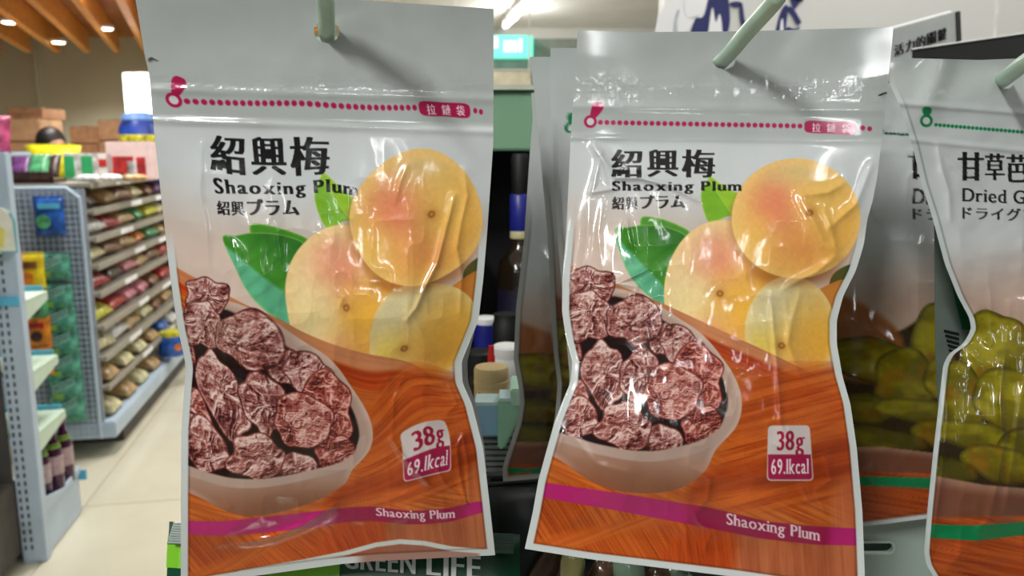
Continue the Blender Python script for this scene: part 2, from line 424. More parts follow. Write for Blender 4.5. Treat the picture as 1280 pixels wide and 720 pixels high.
# ---------------------------------------------------------------- plum pouch artwork, laid out in the frame of the right-hand plum pouch
PL = Canvas(640, 10, 1135, 770, 2)
X, Y = PL.X, PL.Y
t = sm(25, 125, Y)
base = mixc((156, 162, 159), (176, 182, 180), t)
base = mixc(base, (206, 211, 212), sm(170, 182, Y) * (1 - sm(235, 300, Y)))
warm = sm(225, 330, Y + (900 - X) * 0.10)
base = mixc(base, (212, 190, 176), warm)
base = base + ((fbm(X * .03, Y * .03, 3) - .5) * 8)[..., None]
PL.rgb[:] = base
MAROON = (172, 24, 78); MAG = (172, 30, 100)
# leaf of the far right, behind the fruit
PL.poly([(1040, 345), (1066, 330), (1075, 345), (1064, 392), (1048, 404), (1036, 380)], (62, 84, 34), 'printed_leaf')
PL.poly([(1000, 380), (1050, 350), (1062, 362), (1040, 400), (1010, 420)], (206, 130, 52))
def leafA(X, Y, sd):
    d = (X - 770) * 0.72 - (Y - 296) * 0.70       # side of the midrib
    c = mixc((92, 176, 132), (64, 138, 38), sm(-2.5, 2.5, d))
    c = mixc(c, (34, 100, 30), sm(10, 45, d) * .55)
    v = np.abs(np.sin((X * 0.5 + Y * .62) * .23 + fbm(X * .05, Y * .05, 2) * 2))
    c = c * (0.93 + 0.09 * v)[..., None] * (0.95 + .1 * fbm(X * .08, Y * .08, 3))[..., None]
    return mixc(c, (170, 205, 110), (1 - sm(0, 2.2, sd)) * .6)
PL.poly([(803, 290), (802, 272), (820, 272), (845, 280), (864, 293), (850, 312), (820, 310)], None, 'printed_leaf', fn=lambda X, Y, sd: mixc((70, 142, 36), (110, 170, 50), 1 - sm(0, 3, sd)))
PL.poly([(768, 287), (785, 284), (805, 281), (835, 284), (858, 296), (848, 316), (838, 345), (838, 372), (832, 384), (808, 368), (788, 346), (775, 318)], None, 'printed_leaf', fn=leafA)
def leafB(X, Y, sd):
    d = (X - 886) * .82 - (Y - 225) * .55
    c = mixc((120, 178, 34), (150, 196, 48), sm(-2, 2, d))
    c = c * (0.94 + .12 * fbm(X * .08, Y * .12, 3, 4))[..., None]
    return mixc(c, (196, 214, 110), (1 - sm(0, 2, sd)) * .5 + (1 - sm(.3, 1.2, np.abs(d))) * .4)
PL.poly([(888, 221), (900, 229), (914, 238), (930, 245), (926, 266), (906, 272), (888, 280), (879, 262), (876, 242), (882, 230)], None, 'printed_leaf', fn=leafB)
def shadow(cx, cy, rx, ry, dx, dy, op=.45):
    PL.ell(cx + dx, cy + dy, rx, ry, (150, 80, 26), None, soft=7, opacity=op)
def peach(base, edge, blushes, navel, seed):
    def fn(X, Y, u, v, r):
        c = mixc(base[0], base[1], sm(-.9, .9, u * .75 + v * .65 + (fbm(X * .02, Y * .02, 3, seed) - .5) * 1.2))
        for bx, by, bw, bh, col, k in blushes:
            g = np.exp(-(((X - bx) / bw) ** 2 + ((Y - by) / bh) ** 2)) * k * (0.75 + .5 * fbm(X * .045, Y * .045, 4, seed + 3))
            c = mixc(c, col, np.clip(g, 0, 1))
        c = mixc(c, edge, sm(.80, 1.0, r) * .6)
        c = c * (.965 + .07 * fbm(X * .25, Y * .25, 3, seed + 5))[..., None]
        if navel:
            d = np.hypot((X - navel[0]), (Y - navel[1]) * 1.1)
            c = mixc(c, (196, 134, 60), np.exp(-(d / 9.) ** 2) * .65); c = mixc(c, (120, 62, 20), np.exp(-((d - 3) / 1.6) ** 2) * .7); c = mixc(c, (200, 140, 60), np.exp(-(d / 2.) ** 2))
        return c
    return fn
PL.ell(903, 367, 73, 92, None, 'printed_peach', fn=peach([(242, 216, 158), (240, 176, 74)], (244, 206, 140), [(893, 322, 34, 34, (234, 142, 112), .9), (880, 420, 30, 26, (228, 130, 96), .8), (925, 380, 30, 30, (240, 182, 62), .7), (865, 385, 26, 40, (246, 226, 160), .6)], (900, 367), 1))
shadow(994, 274, 80, 75, -3, 7)
PL.ell(988, 415, 57, 70, None, 'printed_peach', fn=peach([(226, 212, 160), (238, 172, 54)], (238, 208, 140), [(955, 440, 24, 40, (232, 204, 74), .6), (1015, 420, 30, 42, (242, 178, 60), .8), (1003, 455, 30, 24, (232, 168, 96), .5), (960, 375, 30, 30, (222, 206, 160), .8)], (977, 432), 2), rot=.0)
shadow(996, 340, 60, 14, 0, 4, .4)
PL.ell(995, 273, 80.5, 75, None, 'printed_peach', fn=peach([(240, 196, 112), (238, 178, 80)], (244, 200, 120), [(968, 262, 32, 46, (230, 134, 98), 1.0), (1000, 310, 32, 26, (230, 148, 84), .7), (1000, 215, 50, 18, (214, 188, 130), .7), (945, 300, 26, 32, (242, 192, 84), .7), (1035, 250, 30, 44, (238, 194, 104), .7)], (1012, 266), 3))
# table and chopping board
def wood(c0, c1, ang, fx, fy, seed, dark=(118, 44, 10), dk=.25):
    ca, sa = math.cos(ang), math.sin(ang)
    def fn(X, Y, sd):
        a = X * ca + Y * sa; b = -X * sa + Y * ca
        a = a + (fbm(X * .01, Y * .01, 2, seed + 4) - .5) * 5; g = fbm(a * fx * .8, b * fy * 1.5, 4, seed); c = mixc(c0, c1, sm(.3, .7, g))
        st = ridged(a * fx * .5, b * fy * 2.2, 3, seed + 7); c = mixc(c, dark, sm(.72, .95, st) * dk)
        return c * np.array([.96, .80, .64]) * (.86 + .22 * fbm(X * .012, Y * .012, 2, seed + 2))[..., None]
    return fn
PL.poly([(630, 292), (700, 326), (830, 380), (960, 440), (1140, 528), (1140, 800), (630, 800)], None, 'printed_table', smooth=False, fn=wood((206, 160, 132), (196, 142, 110), .44, .008, .12, 1, dk=.08))
PL.poly([(630, 318), (700, 343), (830, 400), (960, 456), (1140, 540), (1140, 800), (630, 800)], None, 'printed_chopping_board', smooth=False, soft=2, fn=wood((202, 112, 44), (222, 140, 66), .42, .010, .20, 2, dk=.5))
PL.poly([(630, 318), (700, 343), (830, 398), (960, 455), (1140, 540), (1140, 560), (960, 474), (830, 414), (700, 356), (630, 330)], None, smooth=False, soft=2.5, fn=wood((184, 70, 20), (206, 96, 34), .42, .01, .25, 5))
PL.poly([(945, 470), (1140, 470), (1140, 600), (880, 640), (900, 590)], None, smooth=True, soft=14, fn=wood((190, 92, 30), (216, 124, 50), -.25, .012, .16, 9, dk=.5), opacity=.9)
PL.poly([(880, 590), (960, 572), (1010, 560), (1100, 540), (1100, 580), (1010, 606), (920, 612), (860, 625)], None, smooth=True, soft=9, fn=wood((150, 58, 14), (186, 84, 26), -.2, .02, .1, 12), opacity=.75)
PL.poly([(640, 600), (720, 606), (800, 622), (900, 640), (950, 672), (940, 800), (640, 800)], None, smooth=False, soft=7, fn=wood((198, 96, 30), (222, 128, 50), 1.02, .008, .30, 3, dk=.75))
PL.poly([(640, 690), (700, 668), (760, 655), (830, 640), (850, 650), (760, 672), (690, 700), (640, 716)], None, smooth=True, soft=5, fn=wood((218, 136, 58), (204, 112, 40), -.35, .01, .22, 15), opacity=.8)
PL.poly([(830, 690), (880, 655), (935, 655), (950, 720), (940, 800), (800, 800)], None, smooth=True, soft=8, fn=wood((186, 78, 20), (204, 98, 32), 1.45, .01, .2, 8, dk=.5), opacity=.85)
PL.poly([(930, 660), (985, 678), (1140, 668), (1140, 800), (880, 800), (915, 720)], None, 'printed_placemat', smooth=True, soft=10, fn=wood((206, 140, 108), (190, 118, 84), 1.5, .008, .10, 4, dk=.2))
PL.poly([(1052, 600), (1140, 590), (1140, 690), (1050, 680)], None, smooth=True, soft=14, fn=wood((206, 140, 110), (190, 118, 86), 1.5, .008, .10, 4, dk=.15), opacity=.8)
# bowl
def bowlc(X, Y, sd):
    c = mixc((182, 152, 136), (140, 88, 62), sm(545, 615, Y + (X - 800) * -.12))
    c = mixc(c, (216, 196, 182), (1 - sm(0, 9, sd)) * .45 * (1 - sm(560, 600, Y)))
    return c * (.96 + .08 * fbm(X * .03, Y * .03, 3, 6))[..., None]
PL.poly([(630, 520), (660, 420), (760, 360), (860, 405), (905, 450), (926, 492), (922, 530), (895, 562), (880, 590), (845, 612), (790, 616), (740, 602), (690, 570), (640, 560)], None, 'printed_bowl', fn=bowlc)
PL.poly([(630, 520), (660, 425), (760, 370), (850, 415), (893, 455), (909, 495), (902, 528), (870, 552), (810, 564), (750, 556), (700, 542), (640, 535)], (30, 14, 12), 'printed_bowl_inside', soft=2)
def plum(cx, cy, rx, ry, rot, seed, red=0.0, tri=0.0):
    """a wrinkled, frosted dried plum of the photo print"""
    n = 34; rr = np.random.RandomState(seed); pts = []
    ph = rr.rand(8) * 6.28; am = (.35 + rr.rand(8)) * np.array([.02, .055, .06, .055, .045, .04, .03, .02])
    for k in range(n):
        a = 2 * math.pi * k / n; r = 1 + sum(am[j] * math.sin((j + 1) * a + ph[j]) for j in range(8)) + tri * max(0, math.cos(a - 4.5)) ** 5
        x, y = rx * r * math.cos(a), ry * r * math.sin(a)
        pts.append((cx + x * math.cos(rot) - y * math.sin(rot), cy + x * math.sin(rot) + y * math.cos(rot)))
    ox, oy = (rr.rand(2) - .5) * np.array([rx, ry]) * .9; ax = rr.rand() * 3.14
    def fn(X, Y, sd):
        wx = (fbm(X * .045, Y * .045, 3, seed) - .5) * 30; wy = (fbm(X * .045, Y * .045, 3, seed + 50) - .5) * 30
        u = X - cx - ox + wx * .8; v = Y - cy - oy + wy * .8
        ang = np.arctan2(v, u); rad = np.hypot(u / rx, v / ry)
        al = (X + wx) * math.cos(ax) + (Y + wy) * math.sin(ax); ac = -(X + wx) * math.sin(ax) + (Y + wy) * math.cos(ax)
        h = .38 * ridged(np.cos(ang) * 1.6 + seed, np.sin(ang) * 1.6 + rad * .9, 3, seed) + .40 * ridged(al * .035, ac * .11, 3, seed + 9) + .22 * ridged(X * .16, Y * .16, 3, seed + 3)
        gx = np.gradient(h, axis=1); gy = np.gradient(h, axis=0)
        shade = np.clip((gx * .8 + gy * 1.5) * 11, -1, 1)
        frost = fbm(X * .09, Y * .09, 4, seed + 6)
        val = .32 + .50 * sm(.5, .82, h) + .50 * shade + .55 * (frost - .5) + .16 * (fbm(X * .5, Y * .5, 2, seed + 8) - .5)
        val = val * (.25 + .75 * sm(0, 4.5, sd)) + .34 * np.exp(-((sd - 2.6) / 1.2) ** 2) * sm(.35, .6, frost + .12)
        val = val - .10 * sm(-.2, 1, (Y - cy) / ry)
        dark, mid, lite = np.array([58, 18, 18.]), np.array([158, 96 - 30 * red, 88 - 34 * red]), np.array([232, 206 - 34 * red, 198 - 38 * red])
        c = np.where((val < .45)[..., None], mixc(dark, mid, np.clip(val / .45, 0, 1)), mixc(mid, lite, np.clip((val - .45) / .5, 0, 1)))
        crack = sm(.90, .975, ridged(al * .03, ac * .07, 2, seed + 21)) * sm(1, 5, sd)
        return mixc(c, (70, 20, 22), crack * .85)
    PL.poly(pts, None, 'printed_plum', fn=fn, n=5, soft=.9)
for a in ((714, 440, 14, 20, 0, 101, .6), (738, 358, 33, 24, .05, 102), (734, 396, 29, 34, 0, 103), (827, 424, 15, 22, .2, 105), (852, 432, 31, 23, .5, 106), (793, 400, 34, 33, 0, 104),
          (872, 470, 33, 42, -.35, 107, .9), (713, 497, 22, 28, 0, 111, .6), (754, 468, 27, 42, -.1, 108), (799, 470, 24, 37, .1, 109), (876, 532, 27, 27, 0, 115, .8),
          (840, 489, 37, 36, .2, 110, .55), (724, 526, 26, 22, .1, 112, .1, .35), (828, 551, 28, 20, .1, 114, .1), (781, 534, 34, 32, .1, 113, .15)):
    plum(*a)
# front rim of the bowl over the fruit
PL.poly([(630, 536), (697, 541), (750, 556), (810, 564), (868, 553), (898, 536), (910, 512), (918, 515), (906, 546), (872, 566), (812, 577), (748, 568), (697, 552), (630, 548)], (184, 158, 144), 'printed_bowl_rim', soft=1.4)
# zip drawing
slider(PL, 738, 152, 12, -24, 7, MAROON, ('zip_tab_print', 'zip_ring_print'))
for k in range(32): PL.ell(750.5 + k * 8.05, 153 + k * .145, 3.0, 3.0, MAROON, 'zip_dot_print')
for x, y in ((1078.5, 160), (1087, 161)): PL.ell(x, y, 3, 3, MAROON, 'zip_dot_print')
PL.poly([(1010, 151), (1038, 152), (1066, 153), (1071, 160), (1066, 168), (1038, 167), (1010, 165.5), (1005.5, 158)], MAROON, 'zip_label_print')
for k, ch in enumerate('拉鏈袋'): PL.text(text_tris(ch, bold=.02), [(1015 + 18.5 * k, 154 + k * .5), (1026 + 18.5 * k, 154 + k * .5), (1026 + 18.5 * k, 165 + k * .5), (1015 + 18.5 * k, 165 + k * .5)], (240, 225, 230), 'zip_label_lettering')
# lettering
INK = (18, 16, 18)
for ch, x0, x1, y0, y1 in (('紹', 764, 803, 187, 222), ('興', 809, 848, 187, 221), ('梅', 852, 894, 187, 222)):
    PL.text(text_tris(ch, bold=.04), [(x0, y0), (x1, y0), (x1, y1), (x0, y1)], INK, 'title_character')
PL.text(text_tris('Shaoxing Plum', 'serif', .085, .11), [(765, 226.5), (927, 226.5), (927, 242.5), (765, 242.5)], INK, 'english_lettering')
PL.text(text_tris('紹興', bold=.035), [(765, 246), (797, 246), (797, 262), (765, 262)], INK, 'subtitle_lettering')
PL.text(text_tris('プラム', bold=.065), [(800, 244), (857, 243), (857, 260), (800, 261)], INK, 'subtitle_lettering')
# weight badge
def rquad(q, r, top=True, bot=True):
    q = np.array(q, float); out = []
    for i in range(4):
        p, a, b = q[i], q[i - 1], q[(i + 1) % 4]; rr = r if (i < 2 and top) or (i >= 2 and bot) else .01
        u, w = (a - p) / np.linalg.norm(a - p), (b - p) / np.linalg.norm(b - p)
        for k in range(6):
            t = k / 5; out.append((1 - t) ** 2 * (p + u * rr) + 2 * t * (1 - t) * p + t * t * (p + w * rr))
    return out
PL.poly(rquad([(960, 532), (1012, 531.5), (1017, 601), (958.5, 601)], 6), (216, 204, 200), 'weight_badge', smooth=False, soft=.8)
PL.poly(rquad([(960, 568), (1013.5, 568), (1015.5, 599.5), (960, 599.5)], 5, top=False), (164, 28, 74), 'calorie_badge', smooth=False, soft=.8)
PL.text(text_tris('38g', 'serif', .07, .05), [(971, 539), (1006, 538), (1006, 570), (971, 571)], (164, 28, 64), 'weight_lettering')
PL.text(text_tris('69.1kcal', 'serif', .05, .12), [(964, 574), (1011, 573), (1011, 592), (964, 593)], (244, 226, 230), 'calorie_lettering')
# magenta band, fold shading put into its darker stretch
PL.poly([(630, 594), (678, 603), (770, 616), (885, 634), (960, 652), (1020, 658), (1140, 664), (1140, 686), (1070, 682), (1020, 681), (950, 673), (880, 659), (770, 638), (678, 622), (630, 613)], None, 'magenta_band', smooth=False, soft=1,
        fn=lambda X, Y, sd: mixc((180, 34, 108), (150, 22, 70), sm(840, 880, X) * (1 - sm(1030, 1045, X))))
PL.text(text_tris('Shaoxing Plum', 'serif', .05, .07), [(908, 641), (1025, 662), (1025, 681), (908, 660)], (236, 206, 214), 'band_lettering')

# ---------------------------------------------------------------- guava pouch artwork, laid out in the frame of the right-hand guava pouch
GV = Canvas(1080, 50, 1430, 770, 2)
X, Y = GV.X, GV.Y
base = mixc((172, 179, 177), (196, 201, 202), sm(60, 190, Y)); base = mixc(base, (176, 150, 134), sm(280, 390, Y + (X - 1250) * .15))
GV.rgb[:] = base + ((fbm(X * .03, Y * .03, 3, 8) - .5) * 8)[..., None]
GREEN = (10, 122, 70)
def guava(cx, cy, rx, ry, rot, seed, k=1.0):
    def fn(X, Y, sd):
        n = fbm(X * .03, Y * .05, 4, seed); c = mixc((112, 102, 8), (158, 146, 22), sm(.3, .7, n))
        c = mixc(c, (146, 92, 14), sm(.55, .8, fbm(X * .04, Y * .04, 3, seed + 2)) * .6)
        c = mixc(c, (96, 74, 6), sm(.1, 1, (Y - cy) / ry) * .7) * k
        return c * .86 * (.66 + .34 * sm(0, 7, sd))[..., None]
    n = 22; rr = np.random.RandomState(seed); ph = rr.rand(4) * 6.28; pts = []
    for q in range(n):
        a = 2 * math.pi * q / n; r = 1 + .07 * math.sin(2 * a + ph[0]) + .06 * math.sin(3 * a + ph[1]) + .05 * math.sin(5 * a + ph[2])
        x, y = rx * r * math.cos(a), ry * r * math.sin(a); pts.append((cx + x * math.cos(rot) - y * math.sin(rot), cy + x * math.sin(rot) + y * math.cos(rot)))
    GV.poly(pts, None, 'printed_guava_slice', fn=fn, n=5, soft=1)
GV.poly([(1080, 440), (1180, 430), (1230, 400), (1290, 420), (1430, 440), (1430, 600), (1080, 600)], (44, 30, 8), None, soft=3)
GV.poly([(1080, 380), (1140, 390), (1190, 440), (1170, 500), (1080, 480)], None, soft=6, fn=lambda X, Y, sd: mixc((158, 96, 54), (120, 70, 30), fbm(X * .03, Y * .03, 3)))
for a in ((1150, 470, 60, 34, .2, 201), (1245, 440, 44, 54, .1, 202, 1.05), (1340, 460, 60, 50, .3, 203), (1195, 500, 46, 44, .5, 204, 1.0), (1275, 505, 60, 46, .1, 205, 1.08), (1370, 520, 50, 40, 0, 206), (1140, 540, 46, 24, .2, 207, .8),
          (1215, 545, 58, 20, .15, 208, .95), (1300, 560, 60, 26, -.1, 209), (1160, 585, 60, 22, .1, 210, .75), (1250, 580, 52, 22, .25, 211, 1.0), (1350, 592, 60, 24, 0, 212)):
    guava(*a)
GV.poly([(1080, 596), (1165, 594), (1230, 606), (1300, 612), (1430, 600), (1430, 660), (1080, 660)], None, 'printed_bowl', smooth=False, soft=1.5, fn=lambda X, Y, sd: mixc((150, 112, 92), (116, 70, 50), sm(0, 16, sd)))
GV.poly([(1080, 640), (1180, 648), (1430, 640), (1430, 800), (1080, 800)], None, 'printed_chopping_board', smooth=False, soft=3, fn=wood((176, 82, 30), (204, 112, 48), .2, .012, .16, 31, dk=.6))
GV.poly([(1080, 652), (1160, 655), (1215, 657), (1280, 652), (1430, 640), (1430, 662), (1285, 668), (1220, 676), (1160, 672), (1080, 668)], GREEN, 'green_band', smooth=False)
slider(GV, 1158, 151, 1, -17, 6, GREEN, ('zip_tab_print', 'zip_ring_print'))
for k in range(44): GV.ell(1170 + k * 5.1, 156 + k * .43, 2.3, 2.3, GREEN, 'zip_dot_print')
for ch, x0, x1, y0, y1 in (('甘', 1197, 1230, 190, 226), ('草', 1231, 1256, 192, 225), ('芭', 1258, 1285, 193, 228), ('樂', 1287, 1316, 195, 230)):
    GV.text(text_tris(ch, bold=.045), [(x0, y0), (x1, y0), (x1, y1), (x0, y1)], INK, 'title_character')
GV.text(text_tris('Dried Guava', 'serif', .05, .075), [(1203, 235), (1330, 240), (1330, 257), (1203, 252)], INK, 'english_lettering')
GV.text(text_tris('ドライグアバ', bold=.03), [(1203, 258), (1316, 262), (1316, 278), (1203, 274)], INK, 'subtitle_lettering')
# ================================================================ pouches
FILM = attr_mat('printed_glossy_film', 0.14, 0.5, 0.7)
M_backfilm = mat('pouch_back_film', (168, 172, 170), 0.3, var=0.04, scale=40)
M_hook = mat('mint_painted_hook', (176, 204, 184), 0.35, var=0.04, scale=60)
def tps(src, dst):
    src = np.array(src, float); dst = np.array(dst, float); n = len(src)
    sc = 300.0; s = src / sc
    def U(r2): return np.where(r2 < 1e-12, 0, r2 * np.log(np.maximum(r2, 1e-12)))
    K = U(((s[:, None] - s[None]) ** 2).sum(-1)) + np.eye(n) * 1.5e-3
    Pm = np.c_[np.ones(n), s]; A = np.zeros((n + 3, n + 3)); A[:n, :n] = K; A[:n, n:] = Pm; A[n:, :n] = Pm.T
    w = np.linalg.solve(A, np.r_[dst, np.zeros((3, 2))])
    def f(x, y):
        sh = x.shape; q = np.c_[x.ravel(), y.ravel()] / sc; out = np.c_[np.ones(len(q)), q] @ w[n:]
        for i in range(n): out += U(((q - s[i]) ** 2).sum(1))[:, None] * w[i]
        return out[:, 0].reshape(sh), out[:, 1].reshape(sh)
    return f
def curve1d(pts, axis, t):
    """smooth curve through pts, uniform in the pixel coordinate 'axis'"""
    pts = np.array(pts, float); a = pts[:, axis]; o = pts[:, 1 - axis]
    N = 900; aa = np.linspace(a[0], a[-1], N); oo = np.interp(aa, a, o) if a[0] < a[-1] else np.interp(-aa, -a, o)
    k = max(3, int(N * 9 / abs(a[-1] - a[0]))); ker = np.exp(-np.linspace(-2, 2, 2 * k + 1) ** 2); ker /= ker.sum()
    ext = np.r_[2 * oo[0] - oo[k:0:-1], oo, 2 * oo[-1] - oo[-2:-k - 2:-1]]; oo2 = np.convolve(ext, ker, 'valid')
    av = a[0] + (a[-1] - a[0]) * t; ov = np.interp(t, np.linspace(0, 1, N), oo2)
    return np.stack([av, ov] if axis == 0 else [ov, av], -1)
def seg_dist(x, y, poly):
    d = np.full(x.shape, 1e9); L = 0; pos = np.zeros(x.shape); tot = sum(math.dist(poly[i], poly[i + 1]) for i in range(len(poly) - 1))
    for (xa, ya), (xb, yb) in zip(poly[:-1], poly[1:]):
        dx, dy = xb - xa, yb - ya; ll = math.hypot(dx, dy); t = np.clip(((x - xa) * dx + (y - ya) * dy) / (ll * ll), 0, 1)
        q = np.hypot(x - xa - t * dx, y - ya - t * dy); m = q < d; d = np.where(m, q, d); pos = np.where(m, (L + t * ll) / tot, pos); L += ll
    return d, pos
class Plane:
    def __init__(s, a, b, c):
        a, b, c = P(*a), P(*b), P(*c); n = np.cross(b - a, c - a); n /= np.linalg.norm(n)
        if n @ (C0 - a) < 0: n = -n
        s.o, s.n = a, n
    def at(s, x, y, h):
        xx = (x - 640) / F; yy = -(y - 360) / F
        R = np.stack([xx, cp_ + yy * sp_, -sp_ + yy * cp_], -1)
        t = (h - s.n @ (C0 - s.o)) / (R @ s.n)
        return C0 + R * t[..., None]
    def hit(s, p, q):
        p, q = np.array(p), np.array(q); t = (s.n @ (s.o - p)) / (s.n @ (q - p)); return p + t * (q - p)
def to_px(p):
    q = np.array(p) - C0; zc = q[1] * cp_ - q[2] * sp_; yc = q[1] * sp_ + q[2] * cp_
    return 640 + F * q[0] / zc, 360 - F * yc / zc
def grid_part(name, V, rgbl, faces, parent, m):
    used = np.unique(faces); remap = np.full(len(V), -1); remap[used] = np.arange(len(used)); f = remap[faces]
    me = bpy.data.meshes.new(name); me.vertices.add(len(used)); me.vertices.foreach_set('co', V[used].astype(np.float32).ravel())
    me.loops.add(f.size); me.loops.foreach_set('vertex_index', f.astype(np.int32).ravel())
    me.polygons.add(len(f)); me.polygons.foreach_set('loop_start', np.arange(0, f.size, 4, dtype=np.int32))
    me.polygons.foreach_set('use_smooth', np.ones(len(f), bool))
    me.update(calc_edges=True)
    if rgbl is not None:
        ca = me.color_attributes.new('print_ink', 'FLOAT_COLOR', 'POINT')
        ca.data.foreach_set('color', np.c_[rgbl[used], np.ones(len(used))].astype(np.float32).ravel())
    return link(name, me, m, parent, world=True)
def pouch(label, group, plane, L, R, T, B, pitch, art, amap, hfun, holes, border_c=(206, 212, 210), border_from=0.3, bw=9.0, tint=1.0, notch=None, thick=5.0, full_parts=True, name='snack_pouch', extra=None):
    w = max(abs(T[-1][0] - T[0][0]), abs(B[-1][0] - B[0][0])); h = max(abs(L[-1][1] - L[0][1]), abs(R[-1][1] - R[0][1]))
    nx, ny = int(w / pitch) + 1, int(h / pitch) + 1
    s = np.linspace(0, 1, nx); t = np.linspace(0, 1, ny)
    cl, cr = curve1d(L, 1, t), curve1d(R, 1, t); ct, cb = curve1d(T, 0, s), curve1d(B, 0, s)
    S, TT = np.meshgrid(s, t); S3, T3 = S[..., None], TT[..., None]
    G = (1 - S3) * cl[:, None] + S3 * cr[:, None] + (1 - T3) * ct[None] + T3 * cb[None] - ((1 - S3) * (1 - T3) * ct[0] + S3 * (1 - T3) * ct[-1] + (1 - S3) * T3 * cb[0] + S3 * T3 * cb[-1])
    x, y = G[..., 0], G[..., 1]
    wid = (cr[:, 0] - cl[:, 0])[:, None]; eL, eR = S * wid, (1 - S) * wid; eB = (1 - TT) * h
    edge = np.minimum(np.minimum(eL, eR), eB)
    hm = hfun(x, y, S, TT, edge)
    V = plane.at(x, y, hm * 1e-3)
    u, v = amap(x, y); rgb = art.sample(u, v)
    bmask = (1 - sm(bw - .8, bw + .8, edge)) * sm(border_from - .03, border_from + .03, TT)
    rgb = rgb * (1 - bmask[..., None]) + np.array(border_c, float) * bmask[..., None]
    if extra: rgb = extra(x, y, rgb)
    crease_shade = np.exp(-((edge - bw - 1.2) / 1.3) ** 2) * sm(border_from, border_from + .08, TT) * .25  # shade beside the seal, put into the ink colour
    rgb = np.clip(rgb * (1 - crease_shade[..., None]), 0, 255); rl = lin(rgb) * tint
    ids = art.sample_id(u, v)
    def cen(a): return (a[:-1, :-1] + a[1:, :-1] + a[:-1, 1:] + a[1:, 1:]) / 4
    ids = art.sample_id(cen(u), cen(v)); names = list(art.names)
    nb = len(names); names += ['seal_border', 'header_band']
    tc = cen(TT); yc = cen(y); xc = cen(x)
    ids = np.where((tc < .135) & (ids == 0), nb + 1, ids); ids = np.where((cen(edge) < bw) & (tc > border_from), nb, ids)
    if not full_parts: ids = np.where((ids != nb) & (ids != nb + 1), 0, ids)
    idx = np.arange(nx * ny).reshape(ny, nx)
    Fq = np.stack([idx[:-1, :-1], idx[1:, :-1], idx[1:, 1:], idx[:-1, 1:]], -1)
    keep = np.ones(ids.shape, bool)
    for (hx, hy, hr, hq) in holes: keep &= ((xc - hx) / hr) ** 2 + ((yc - hy) / hq) ** 2 > 1
    if notch: 
        for (qx, qy) in notch: keep &= np.abs(yc - qy) + np.abs(xc - qx) * .45 > 4.5
    bx, by = to_px(plane.at(np.array(T[0][0] * .5 + T[-1][0] * .5), np.array(T[0][1] * 1.), np.array(0.)))
    root = thing(name, label, 'snack pouch', plane.at(np.array(B[len(B) // 2][0] * 1.), np.array(B[len(B) // 2][1] * 1.), np.array(-.002)), group=group)
    Vf, rf = V.reshape(-1, 3), rl.reshape(-1, 3)
    for k, nm in enumerate(names):
        m = (ids == k) & keep
        if m.sum() < 4: continue
        grid_part(nm, Vf, rf, Fq[m], root, FILM)
    # back sheet
    st = max(1, int(8 / pitch)); jj = np.unique(np.r_[np.arange(0, ny, st), ny - 1]); ii = np.unique(np.r_[np.arange(0, nx, st), nx - 1])
    xb, yb = x[np.ix_(jj, ii)], y[np.ix_(jj, ii)]; Sb, Tb, eb = S[np.ix_(jj, ii)], TT[np.ix_(jj, ii)], edge[np.ix_(jj, ii)]
    hb = -0.5 - thick * sm(0, 70, eb) * sm(.15, .6, Tb)
    hb = np.minimum(hb, hm[np.ix_(jj, ii)] - 1.2)
    Vb = plane.at(xb, yb, hb * 1e-3).reshape(-1, 3); ix = np.arange(len(jj) * len(ii)).reshape(len(jj), len(ii))
    Fb = np.stack([ix[:-1, :-1], ix[:-1, 1:], ix[1:, 1:], ix[1:, :-1]], -1); kb = np.ones(Fb.shape[:2], bool)
    for (hx, hy, hr, hq) in holes: kb &= ((cen(xb) - hx) / (hr + 6)) ** 2 + ((cen(yb) - hy) / (hq + 6)) ** 2 > 1
    grid_part('back_sheet', Vb, None, Fb[kb], root, M_backfilm)
    return root
def bulge(S, T, edge, A, t0=.16, tm=.62, p=.8):
    up = sm(t0, tm, T) ; dn = 1 - sm(.70, 1.0, T) * .85
    return A * np.clip(sm(0, 110, edge), 0, 1) ** p * up * dn
def ridges(x, y, lst):
    h = 0
    for poly, a, w in lst:
        d, pos = seg_dist(x, y, poly); taper = np.sin(np.pi * np.clip(pos * .96 + .02, 0, 1)) ** .35
        h = h + a * np.exp(-np.sqrt((d / (w * 1.4)) ** 2 + .35) + .59) * taper
    return h

# planes the pouches hang in
PLN_L = Plane((170, 0, .318), (617, 0, .320), (420, 700, .360))
PLN_R = Plane((722, 38, .356), (1117, 38, .352), (870, 700, .334))
PLN_G = Plane((1113, 80, .330), (1400, 80, .365), (1250, 700, .338))
PLN_GD = Plane((1080, 90, .450), (1340, 90, .462), (1200, 650, .448))
# hooks: rods that run from the rack panel through the hang holes towards the aisle
HK1 = [P(412, 66, .62), P(410.5, 52, .40), P(408.5, 38, .322), P(407, 4, .30), P(405, -60, .262)]
HK2 = [P(800, 150, .62), P(862, 112, .43), P(902, 77, .356), P(935, 39, .326), P(962, 9, .305), P(972, -4, .298)]
HK3 = [P(1105, 190, .62), P(1215, 125, .42), P(1257, 97, .346), P(1282, 78, .318), P(1330, 48, .28)]
def spl(pts, n=6):
    pts = [np.array(p) for p in pts]; out = []
    for i in range(len(pts) - 1):
        p0 = pts[max(i - 1, 0)]; p1 = pts[i]; p2 = pts[i + 1]; p3 = pts[min(i + 2, len(pts) - 1)]
        for k in range(n):
            t = k / n; out.append(.5 * (2 * p1 + (p2 - p0) * t + (2 * p0 - 5 * p1 + 4 * p2 - p3) * t * t + (3 * p1 - p0 - 3 * p2 + p3) * t ** 3))
    out.append(pts[-1]); return out
